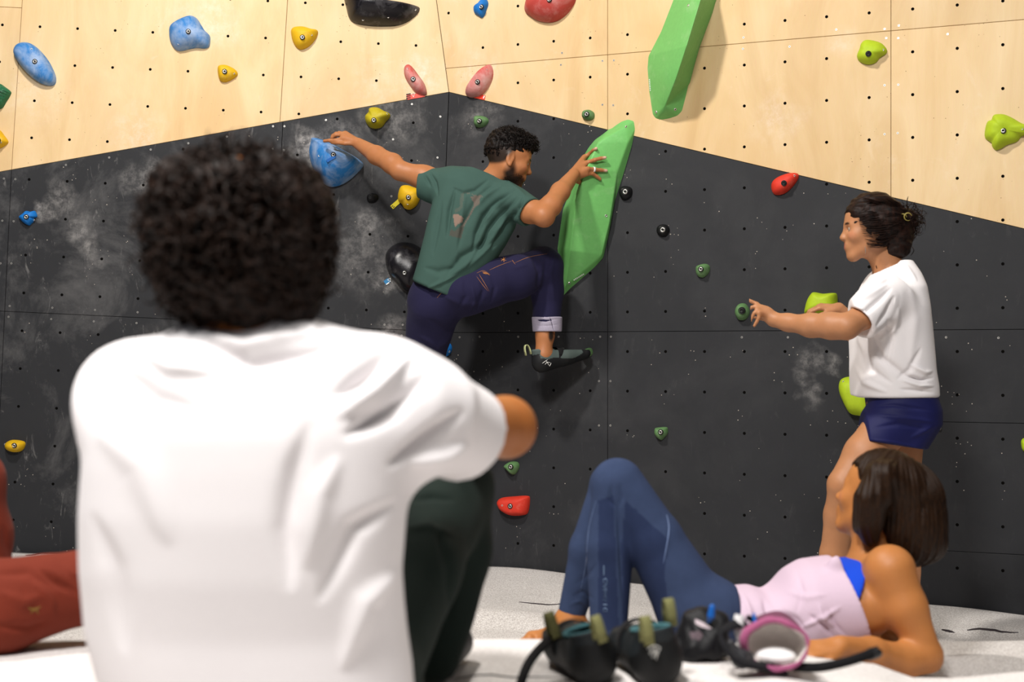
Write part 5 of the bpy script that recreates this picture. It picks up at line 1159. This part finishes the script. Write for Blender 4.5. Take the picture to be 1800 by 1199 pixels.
        if nm == 'tank_top':
            V = wob(V, Q, .002, 22, 5)
            V = folds(V, Q, [([(1285, 1035), (1295, 1070), (1290, 1110)], -9, 4), ([(1262, 1045), (1270, 1080), (1268, 1110)], 7, 4), ([(1305, 1040), (1318, 1075), (1320, 1110)], 7, 5), ([(1340, 1050), (1350, 1080), (1370, 1110)], -7, 5), ([(1400, 1000), (1410, 1040), (1400, 1080)], -4, 5), ([(1405, 1105), (1450, 1085), (1480, 1065)], 7, 4), ([(1420, 1080), (1450, 1100), (1475, 1130)], -7, 5), ([(1370, 1070), (1400, 1090), (1420, 1115)], -8, 5), ([(1440, 1060), (1445, 1085), (1470, 1105)], 6, 4), ([(1380, 1040), (1420, 1050), (1455, 1045)], 3, 6), ([(1455, 1070), (1468, 1098), (1490, 1120)], -6, 4)], 1.1)
        mk(nm, V, Q, cloth_mat('lilac_cotton', 'c9b3c4', .15, 400, .03) if nm == 'tank_top' else cloth_mat('royal_blue_jersey', '0f43c4', .1, 500, .03), root)
    # leggings
    v = Vol(P(975, 1175, 3.6)*[1, 0, 1]+[0, 3.18, 0], P(1300, 795, 3.36)*[1, 0, 1]+[0, 3.72, 0], .0042)
    v.chain([P(1075, 857, 3.565), P(1036, 965, 3.575), P(1003, 1086, 3.60)], [.054, .049, .034], .015)
    v.chain([P(1228, 1085, 3.52), P(1150, 950, 3.54), P(1078, 850, 3.56)], [.09, .070, .056], .015)
    v.chain([P(1083, 852, 3.38), P(1072, 960, 3.37), P(1070, 1125, 3.36)], [.056, .056, .042], .012)
    v.chain([P(1235, 1088, 3.36), P(1216, 1065, 3.36), P(1150, 950, 3.37), P(1086, 851, 3.38)], [.088, .086, .068, .062], .012)
    v.cap(P(1255, 1085, 3.36), P(1255, 1085, 3.50), .09, .09, .03)
    v.plane(P(1290, 1085, 3.4), (1, 0, 0)); open_tube(v, P(1001, 1092, 3.605), P(1001, 1092, 3.605)-P(1030, 990, 3.58), .030, .02)
    V, Q = v.mesh(2); V = folds(V, Q, [([(1075, 850), (1072, 880), (1085, 895)], -5, 3), ([(1090, 850), (1092, 875), (1085, 900)], -5, 3), ([(1082, 860), (1090, 950), (1095, 1060)], -7, 3), ([(1005, 1050), (1025, 1040), (1045, 1055)], -4, 3), ([(1000, 1065), (1020, 1055), (1040, 1070)], 4, 3), ([(1010, 1030), (1035, 1010), (1050, 990)], -3, 4)], 1)
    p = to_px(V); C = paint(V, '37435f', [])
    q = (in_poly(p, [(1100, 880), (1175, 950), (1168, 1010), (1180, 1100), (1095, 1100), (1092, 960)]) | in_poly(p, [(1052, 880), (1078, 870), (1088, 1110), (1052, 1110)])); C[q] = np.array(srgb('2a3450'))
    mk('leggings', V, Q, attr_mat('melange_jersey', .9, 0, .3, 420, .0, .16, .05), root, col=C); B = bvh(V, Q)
    sl = plain('reflective_seam', '61759c', .5)
    draw_on(B, [[(1172, 905), (1176, 930), (1170, 970), (1166, 990)]], .0016, sl, root, 'seam'); draw_on(B, [[(1048, 880), (1035, 930), (1030, 990), (1020, 1040)]], .0011, sl, root, 'seam')
    pr = plain('grey_blue_print', '6d86a4', .6); x0, x1 = 1060.2, 1067.2
    G = {'D': [[(0, 0), (.7, .1), (1, .5), (.7, .9), (0, 1), (0, 0)]], 'N': [[(0, 0), (0, 1), (1, 0), (1, 1)]], 'O': [[(.5, 0), (1, .5), (.5, 1), (0, .5), (.5, 0)]], 'M': [[(0, 0), (0, 1), (.5, .3), (1, 1), (1, 0)]], 'A': [[(0, 0), (.5, 1), (1, 0)]], 'I': [[(.5, 0), (.5, 1)]]}
    for i, ch in enumerate('DNOMAID'):      # reads upwards
        y0 = 1017+i*8.6
        for ln in G[ch]: draw_on(B, [[(x0+(1-b)*(x1-x0), y0+(1-a)*6.0) for a, b in ln]], .0011, pr, root, 'printed_letter', straight=True)
    draw_on(B, [[(1061.5, 994), (1061.5, 1011)]], .0012, pr, root, 'printed_bar', straight=True)
    return root

# ======== seated man in the foreground, back to us
def seated():
    root = empty('person', P(460, 1228, 2.0), 'curly haired person in white shirt sitting in the foreground, back to us', 'person')
    Fm = Frame(P(424, 425, 2.0), (.05, 1, .05), (0, -.05, 1), .97)
    v = Vol((-.66, 1.78, .49), (.12, 2.62, 1.42), .0055)
    head(v, Fm)
    v.cap(P(430, 480, 1.99), P(435, 570, 1.985), .058, .064, .03)
    v.loft([(P(440, 575, 1.98), .12, .06), (P(450, 665, 1.97), .16, .08), (P(440, 760, 1.95), .19, .10), (P(440, 950, 1.96), .17, .10), (P(450, 1150, 2.0), .17, .11), (P(455, 1225, 2.0), .17, .10)], [1, 0, 0], A=[0, 0, -1], k=.04)
    v.chain([P(690, 712, 1.985), P(785, 752, 2.10), P(886, 750, 2.26)], [.046, .049, .047], .03)
    v.chain([P(890, 752, 2.27), P(850, 750, 2.34), P(740, 745, 2.42), P(650, 745, 2.44)], [.046, .046, .040, .028], .02)
    hand(v, P(648, 745, 2.44), np.array([-1, .1, -.1]), np.array([0, .4, 1]), np.array([0, -1, .3]), 1.0, (.3, .4, .4))
    v.chain([P(262, 700, 1.98), P(250, 765, 2.13), P(270, 772, 2.28)], [.055, .050, .044], .03)
    v.chain([P(270, 772, 2.28), P(330, 765, 2.36), P(480, 765, 2.42)], [.045, .040, .028], .02)
    hand(v, P(480, 765, 2.42), np.array([1, .1, -.1]), np.array([0, .4, 1]), np.array([0, -1, .3]), 1.0, (.3, .4, .4))
    V, Q = v.mesh(2); C = paint(V, 'a3622f', face_paint(Fm, hairline='1a100b')); mk('body', V, Q, SKIN, root, col=C); eyes(Fm, root)
    # hair
    hv = Vol(Fm.c-.19, Fm.c+.19, .004); hc = P(420, 408, 1.985)
    hv.ell(hc, (.116, .120, .108), None, .01); hv.ell(P(425, 470, 1.985), (.103, .096, .072), None, .03); hv.ell(P(432, 545, 1.985), (.084, .080, .042), None, .02); hv.ell(P(352, 505, 1.985), (.048, .07, .055), None, .03); hv.ell(P(505, 500, 1.985), (.048, .07, .055), None, .03); hv.ell(P(345, 345, 1.985), (.055, .08, .055), None, .03); hv.ell(P(500, 350, 1.985), (.055, .08, .055), None, .03)
    hv.ell(Fm.pt(0, .13, -.05), (.075, .09, .11), None, .01, 's')
    V, Q = hv.mesh(1); V = wob(V, Q, .010, 70, 2); V = wob(V, Q, .004, 200, 12)
    ff = lambda u: u[1] < .75
    cs = [curls(hc, (.115, .120, .106), np.eye(3), 620, .052, .0115, 1.6, .0030, ff, .45, 31, 16, .1, .96), curls(P(425, 472, 1.985), (.104, .098, .075), np.eye(3), 340, .046, .0110, 1.5, .0030, lambda u: u[1] < .6, .4, 32, 16, .2, .97), curls(P(428, 540, 1.985), (.078, .070, .040), np.eye(3), 200, .030, .008, 1.5, .0022, lambda u: u[1] < .5 and u[2] < .6, .3, 33, 14, .3, .97)]
    V, Q = join((V, Q), *cs); mk('hair', V, Q, hair_mat('dark_brown_curly_hair', '040302', '2c1a10', .65), root)
    # t-shirt
    v = Vol((-.66, 1.76, .50), (.02, 2.30, 1.18), .0052); m_ = 1.96/F
    st = [(552, 372, 520, .050, 1.985), (566, 330, 570, .060, 1.985), (585, 285, 625, .072, 1.98), (610, 235, 672, .090, 1.975), (650, 196, 728, .105, 1.97), (700, 172, 765, .120, 1.965), (760, 160, 750, .128, 1.96), (820, 152, 728, .130, 1.96), (900, 147, 710, .130, 1.96), (1000, 145, 707, .130, 1.97), (1100, 153, 722, .132, 1.99), (1200, 180, 738, .135, 2.0), (1228, 185, 742, .135, 2.0)]
    v.loft([(P((a+b)/2, y, c), (b-a)/2*m_, d) for y, a, b, d, c in st], [1, 0, 0], A=[0, 0, -1], k=.03, e=2.5, endr=.01)
    ax_ = unit(P(818, 766, 2.14)-P(700, 692, 1.97))
    v.loft([(P(672, 694, 1.965), .076, .085), (P(735, 722, 2.0), .078, .085), (P(818, 766, 2.13), .074, .074)], unit(np.cross(ax_, [0, 1, 0])), A=ax_, k=.06, e=2, endr=.005)
    v.loft([(P(235, 690, 1.97), .075, .08), (P(215, 770, 2.14), .07, .07)], [1, 0, 0], k=.05, e=2, endr=.005)
    open_tube(v, P(818, 766, 2.13), ax_, .066, .04); v.cap(P(432, 470, 2.0), P(440, 560, 2.0), .064, .068, .01, None, 's')
    V, Q = v.mesh(3); V = wob(V, Q, .004, 12, 21)
    fd = [([(345, 585), (430, 612), (540, 590), (560, 560)], 7, 9), ([(360, 600), (440, 640), (560, 615), (610, 585)], -8, 10), ([(700, 610), (640, 660), (580, 700)], -12, 13), ([(760, 650), (690, 720), (600, 770)], -11, 14), ([(730, 620), (660, 690), (590, 735)], 10, 12), ([(815, 720), (740, 780), (680, 820)], -10, 13), ([(825, 780), (770, 800), (720, 815)], 8, 9), ([(545, 740), (520, 830), (505, 930), (510, 1040)], -8, 22), ([(600, 800), (560, 870), (540, 1000)], 6, 22),
          ([(200, 640), (270, 700), (350, 720)], -5, 18), ([(170, 760), (250, 820), (300, 960)], 4, 28), ([(700, 880), (620, 930), (560, 1060)], -7, 16), ([(705, 1000), (640, 1060), (600, 1180)], 6, 18), ([(250, 620), (300, 650), (380, 655)], 6, 10), ([(160, 900), (200, 1000), (220, 1150)], -4, 20)]
    V = folds(V, Q, fd, 2.1); mk('t_shirt', V, Q, M['tee'], root)
    B = bvh(V, Q)
    # trousers
    v = Vol((-.62, 1.84, .50), (.10, 2.60, 1.06), .0055)
    v.cap(P(330, 1215, 2.02), P(600, 1215, 2.02), .105, .105, .03)
    v.chain([P(600, 1205, 2.05), P(705, 1000, 2.24), P(796, 858, 2.42)], [.100, .090, .072], .03); v.chain([P(798, 860, 2.43), P(792, 960, 2.42), P(755, 1150, 2.40)], [.073, .070, .058], .02)
    v.chain([P(330, 1205, 2.05), P(300, 1000, 2.25), P(290, 860, 2.42)], [.100, .085, .070], .03); v.chain([P(290, 862, 2.43), P(300, 1160, 2.46)], [.070, .055], .02)
    v.plane((0, 0, .545), (0, 0, -1))
    V, Q = v.mesh(3); V = wob(V, Q, .005, 18, 22)
    V = folds(V, Q, [([(715, 880), (760, 872), (800, 880)], -8, 6), ([(708, 930), (750, 925), (800, 940)], 7, 7), ([(760, 900), (790, 1000), (790, 1100)], -6, 8)], 1)
    mk('trousers', V, Q, cloth_mat('dark_green_canvas', '18241f', .3, 300, .1), root)
    for a, b, s_ in ((P(752, 1160, 2.40), P(800, 1160, 2.62), 1), (P(300, 1160, 2.46), P(300, 1150, 2.66), 1)):
        v = Vol(np.minimum(a, b)-.09, np.maximum(a, b)+.09, .005); a2 = a*[1, 1, 0]+[0, 0, .570]; b2 = b*[1, 1, 0]+[0, 0, .565]
        v.cap(a2, b2, .040, .034, .02); v.cap(a2+[0, 0, .02], a2+[0, 0, .06], .040, .042, .02); v.plane((0, 0, .530), (0, 0, -1)); V, Q = v.mesh(2); mk('shoe', V, Q, plain('black_shoe', '101112', .6), root)
    return root

# ======== person in rust trousers, mostly outside the frame on the left
def rust():
    root = empty('person', P(-350, 1150, 2.85), 'person in rust red trousers at far left, only legs in view', 'person')
    v = Vol((-1.72, 2.45, .50), (-.60, 3.25, 1.45), .006)
    v.loft([(P(-340, 1060, 2.9), .16, .11), (P(-345, 900, 2.9), .15, .11), (P(-350, 700, 2.9), .18, .11), (P(-352, 640, 2.9), .10, .07)], [1, 0, 0], A=[0, 0, 1], k=.03)
    v.cap(P(-350, 660, 2.9), P(-345, 590, 2.9), .05, .052, .03); Fm = Frame(P(-340, 520, 2.9), (1, .5, 0), (0, 0, 1), 1.); head(v, Fm)
    for q in (-1, 1):
        v.chain([P(-350, 700, 2.9)+[0, q*.17, 0], P(-300, 860, 2.9)+[0, q*.22, 0]], [.05, .04], .03); v.chain([P(-300, 860, 2.9)+[0, q*.22, 0], P(-170, 960, 2.9)+[0, q*.13, 0]], [.04, .028], .02)
        hand(v, P(-170, 960, 2.9)+[0, q*.13, 0], np.array([1, 0, -.5]), np.array([.3, 0, 1]), np.array([0, -q, 0]), 1.)
    foot(v, P(300, 1030, 2.88), P(330, 960, 2.9), (-1, 0, .3)) ; v.cap(P(180, 1040, 2.83), P(300, 1030, 2.88), .035, .032, .02)
    V, Q = v.mesh(2); mk('body', V, Q, SKIN, root, col=paint(V, 'a3622f', face_paint(Fm, hairline='1a100b'))); eyes(Fm, root)
    cu = curls(Fm.pt(0, -.015, .05), (.09, .11, .085), Fm.R, 300, .03, .006, 1.5, .003, lambda u: u[2] > -.2 and not (u[1] > .6 and u[2] < .4), .3, 3, 10, .1, .95)
    hv = Vol(Fm.c-.17, Fm.c+.17, .006); hv.ell(Fm.pt(0, -.025, .055), (.086, .105, .085), Fm.R); hv.plane(Fm.pt(0, .05, .02), Fm.R[1]-Fm.R[2]*.7); h_ = hv.mesh(1)
    V, Q = join(h_, cu); mk('hair', V, Q, hair_mat('black_hair', '0a0706', '221612', .5), root)
    v = Vol((-1.72, 2.45, .50), (-.9, 3.25, 1.10), .006)
    v.loft([(P(-340, 1075, 2.9), .175, .13), (P(-345, 900, 2.9), .17, .13), (P(-350, 700, 2.9), .20, .125), (P(-352, 655, 2.9), .10, .07)], [1, 0, 0], A=[0, 0, 1], k=.03)
    for q in (-1, 1): v.cap(P(-350, 700, 2.9)+[0, q*.16, 0], P(-320, 800, 2.9)+[0, q*.2, 0], .065, .06, .04)
    V, Q = v.mesh(2); mk('t_shirt', V, Q, cloth_mat('grey_shirt', '54565a', .2), root)
    v = Vol((-1.75, 2.50, .49), (-.55, 3.15, .92), .0055)
    v.cap(P(-345, 1070, 2.82), P(-340, 1070, 3.0), .12, .12, .03)
    v.chain([P(-330, 1070, 2.84), P(-150, 1062, 2.76), P(0, 1070, 2.72), P(75, 1050, 2.76), P(150, 1035, 2.80), P(240, 1030, 2.85)], [.11, .098, .086, .070, .062, .052], .03)
    v.chain([P(-320, 1055, 2.98), P(-170, 900, 2.98), P(-62, 850, 2.96)], [.10, .09, .075], .03); v.chain([P(-60, 850, 2.96), P(-42, 940, 2.96), P(-40, 1010, 2.95)], [.073, .072, .066], .02)
    v.cap(P(-40, 1000, 2.95), P(-30, 1080, 2.93), .06, .055, .02)
    v.plane((0, 0, .517), (0, 0, -1))
    V, Q = v.mesh(3); V = wob(V, Q, .006, 16, 31)
    V = folds(V, Q, [([(-20, 1010), (50, 1005), (100, 1040)], -7, 8), ([(70, 1000), (95, 1020), (140, 1045)], -11, 7), ([(60, 1020), (90, 1060), (95, 1090)], 7, 7), ([(0, 1040), (40, 1060), (80, 1045)], 6, 10), ([(-10, 1100), (50, 1105), (90, 1090)], -6, 8), ([(5, 920), (12, 960), (25, 990)], -6, 6), ([(110, 990), (130, 1010), (150, 1010)], 5, 6)], 1.1)
    mk('trousers', V, Q, cloth_mat('rust_canvas', '702a1a', .3, 300, .10), root)['label'] = 'rust-red trousers'; B = bvh(V, Q)
    draw_on(B, [[(50, 1068), (60, 1072), (72, 1066)], [(55, 1078), (62, 1070), (68, 1080)]], .0022, plain('ochre_thread', '7a5a20', .8), root, 'stitching')
    return root

# ======== shoes, chalk bag and pouch on the near mat
def things():
    Yb = 2.5; gz = .528
    def fr(px, Y, yaw, s=1.0, lean=-.3):
        X = (px-900)/F*Y; return Frame(np.array([X, Y, gz+.002]), (math.sin(yaw), math.cos(yaw), .07), (lean, 0, 1), s)
    Fa = fr(1062, 2.44, -.32, 1.06)
    ra, Ba = shoe(None, Fa, '191e21', '0c0d0e', '3f6a70', '74734a', 'left climbing shoe of the pair on the mat, long strap trailing left', tabs=((-.026, .075), (.004, -.014)),
         strap=[(-.030, .075, .075), (-.06, .07, .072), (-.10, .055, .055), (-.135, .03, .025), (-.15, .015, .006)])
    Fb = fr(1168, 2.42, -.20, 1.10, -.12)
    rb, Bb = shoe(None, Fb, '191e21', '0c0d0e', '3f6a70', '74734a', 'right climbing shoe of the pair on the mat, white emblem on its heel', tabs=((-.016, -.014), (.022, .06)),
         logo=[[(1138, 1141), (1150, 1135), (1162, 1140)], [(1141, 1150), (1150, 1143), (1158, 1152)], [(1150, 1137), (1152, 1146), (1146, 1157)], [(1160, 1141), (1154, 1150), (1154, 1160)]])
    # open chalk bag lying on its side, mouth towards us
    root = empty('chalk_bag', P(1362, 1180, 2.6), 'pink rimmed chalk bag lying open on the mat beside the black pouch', 'chalk bag')
    c0 = P(1363, 1134, 2.52); ax_ = unit(np.array([.18, 1, .02])); e1 = unit(np.cross(ax_, [0, 0, 1])); e2 = np.cross(e1, ax_); rx, rz = 57/F*2.52, 44/F*2.52
    def lathe(prof, n=48, amp=.03, fr_=5):
        Vs, Fs = [], []
        for k, (r, h) in enumerate(prof):
            for i in range(n):
                t = 2*math.pi*i/n; w_ = 1+amp*math.sin(fr_*t+k*.3)+amp*.6*math.sin(3*t+1.2+k*.5)
                q = c0+ax_*h+e1*rx*r*w_*math.cos(t)+e2*rz*r*w_*math.sin(t); q[2] = max(q[2], gz+.003+.001*abs(r-.9)); Vs.append(q)
        for k in range(len(prof)-1):
            for i in range(n): Fs.append([k*n+i, k*n+(i+1) % n, (k+1)*n+(i+1) % n, (k+1)*n+i])
        return Vs, Fs, n, len(prof)
    Vs, Fs, n, m = lathe([(.97, .004), (.98, .012), (.95, .04), (.90, .08), (.85, .11), (.72, .13), (.4, .137), (.01, .138)]); mk('body', Vs, Fs, cloth_mat('dark_pink_nylon', '6e3f56', .3), root)
    Vs, Fs, n, m = lathe([(.96, .002), (.92, .004), (.88, .02), (.80, .045), (.66, .065), (.4, .078), (.01, .08)], 48, .045, 6); Vs = wob(np.array(Vs), np.array(Fs), .003, 90, 3)
    mk('lining', Vs, Fs, cloth_mat('white_fleece', 'e8e2dc', .6, 120, .05), root)
    rim = [c0+ax_*.004*math.sin(4*t)+e1*rx*(.98+.02*math.sin(5*t))*math.cos(t)+e2*rz*(.98+.02*math.sin(5*t))*math.sin(t) for t in np.linspace(0, 2*math.pi, 60)]
    for q in rim: q[2] = max(q[2], gz+.006)
    Vt, Fq = tubes([np.array(rim)], .0078, 8); Vt = wob(Vt, Fq, .0012, 220, 2); mk('rim', Vt, Fq, cloth_mat('pink_binding', 'a85a80', .5), root)
    v = Vol(c0-.06, c0+[.06, .12, .03], .004); v.ell(c0+ax_*.030-e2*rz*.55, (rx*.66, .030, rz*.30), np.array([e1, ax_, e2]), .01); V, Q = v.mesh(1); mk('chalk', V, Q, plain('chalk_powder', 'f4f4f4', .95, bs=.6, bscale=200), root)
    Vt, Fq = ribbon(spline([P(1395, 1172, 2.53), P(1440, 1173, 2.50), P(1490, 1163, 2.50), P(1528, 1150, 2.52), P(1543, 1144, 2.54)], 30), [0, .35, 1], .017, .004); mk('belt', Vt, Fq, cloth_mat('black_webbing', '0d0d10', .5, 200), root)
    v = Vol(P(1515, 1170, 2.52)-.03, P(1545, 1135, 2.54)+.03, .003); v.ell(P(1536, 1148, 2.535), (.016, .010, .011), None, .005); v.ell(P(1527, 1154, 2.53), (.012, .009, .008), None, .005); V, Q = v.mesh(1); mk('buckle', V, Q, plain('black_buckle', '111114', .4), root)
    Vt, Fq = ribbon(spline([P(1380, 1178, 2.55), P(1330, 1170, 2.50), P(1295, 1160, 2.48), P(1275, 1135, 2.49), P(1272, 1110, 2.52), P(1292, 1098, 2.54), P(1312, 1096, 2.56)], 30), [.2, 1, .4], .020, .004); mk('belt', Vt, Fq, cloth_mat('black_webbing', '141418', .5, 200), root)
    v = Vol(P(1290, 1175, 2.5)-.05, P(1330, 1080, 2.55)+.05, .0035); v.cap(P(1312, 1160, 2.52), P(1300, 1150, 2.52), .014, .012, .01); v.cap(P(1285, 1135, 2.50), P(1300, 1160, 2.50), .012, .016, .01, ([0, 1, 0], .6)); V, Q = v.mesh(1); V = wob(V, Q, .003, 120, 4); mk('buckle', V, Q, plain('dark_buckle', '26262a', .5), root)
    Vt, Fq = ribbon(spline([P(1300, 1082, 2.56), P(1298, 1100, 2.545), P(1303, 1122, 2.54), P(1308, 1142, 2.55)], 12), [1, 0, 0], .018, .004); mk('loop', Vt, Fq, cloth_mat('white_webbing', 'c9c7c8', .4, 200), root)
    Vt, Fq = ribbon(spline([P(1312, 1085, 2.56), P(1325, 1090, 2.56), P(1342, 1096, 2.56)], 10), [0, 0, 1], .010, .003); mk('cord_lock', Vt, Fq, cloth_mat('black_cord', '0c0c0e'), root)
    v = Vol(P(1325, 1090, 2.56)-.03, P(1325, 1090, 2.56)+.03, .002); v.cap(P(1325, 1080, 2.555), P(1328, 1098, 2.55), .0032, .0045, .003); V, Q = v.mesh(1); mk('toggle', V, Q, plain('blue_toggle', '1260b5', .4), root)
    # black pouch
    root = empty('chalk_pouch', P(1238, 1165, 2.62), 'crumpled black pouch with blue toggle between the shoes and the chalk bag', 'pouch')
    v = Vol(P(1180, 1175, 2.66)-.07, P(1290, 1055, 2.66)+.08, .004); v.z0 = 0
    v.ell(P(1236, 1118, 2.66), (.048, .045, .042), None, .02); v.ell(P(1228, 1140, 2.65), (.050, .045, .030), None, .02); v.cap(P(1215, 1095, 2.66), P(1258, 1098, 2.66), .022, .018, .02); v.cap(P(1228, 1082, 2.66), P(1245, 1086, 2.66), .012, .012, .01)
    v.plane((0, 0, gz+.001), (0, 0, -1)); V, Q = v.mesh(2); V = wob(V, Q, .006, 60, 41); V = wob(V, Q, .0025, 160, 42); V[:, 2] = np.maximum(V[:, 2], gz+.001); mk('body', V, Q, cloth_mat('black_nylon', '121215', .4, 150, .2, .5), root); B = bvh(V, Q)
    def patch(pl, col, nm):
        q = [on(B, x, y, .0012) for x, y in pl]
        if all(a is not None for a in q):
            cen = np.mean(q, 0); q2 = [a+unit(cen-CAMP)*.003 for a in q]; k_ = len(q)
            mk(nm, q+q2, [list(range(k_)), [k_+i for i in range(k_)][::-1]]+[[i, (i+1) % k_, k_+(i+1) % k_, k_+i] for i in range(k_)], cloth_mat(nm+'_cloth', col, .3), root, smooth=False)
    patch([(1222, 1088), (1236, 1094), (1252, 1105), (1246, 1106), (1232, 1102), (1222, 1096)], 'c4b6bc', 'white_patch')
    patch([(1212, 1112), (1228, 1108), (1236, 1116), (1230, 1126), (1216, 1124)], '5c4f55', 'grey_patch')
    v = Vol(P(1252, 1075, 2.62)-.03, P(1252, 1075, 2.62)+.03, .002); v.cap(P(1252, 1067, 2.62), P(1250, 1083, 2.62), .0055, .0075, .003); v.cap(P(1250, 1083, 2.62), P(1246, 1092, 2.63), .004, .004, .003); V, Q = v.mesh(1); mk('toggle', V, Q, plain('blue_toggle', '0f5cb0', .4), root)
    Vt, Fq = tubes([spline([P(1262, 1092, 2.6), P(1272, 1110, 2.58), P(1262, 1130, 2.57), P(1263, 1158, 2.56), P(1285, 1160, 2.55)], 24)], .0016, 5); mk('cord', Vt, Fq, cloth_mat('black_cord', '101012'), root)
M['tee'] = cloth_mat('white_cotton', 'e9e5e6', .12, 500, .02, .85, .1)
standing(); reclining(); seated(); rust(); things()
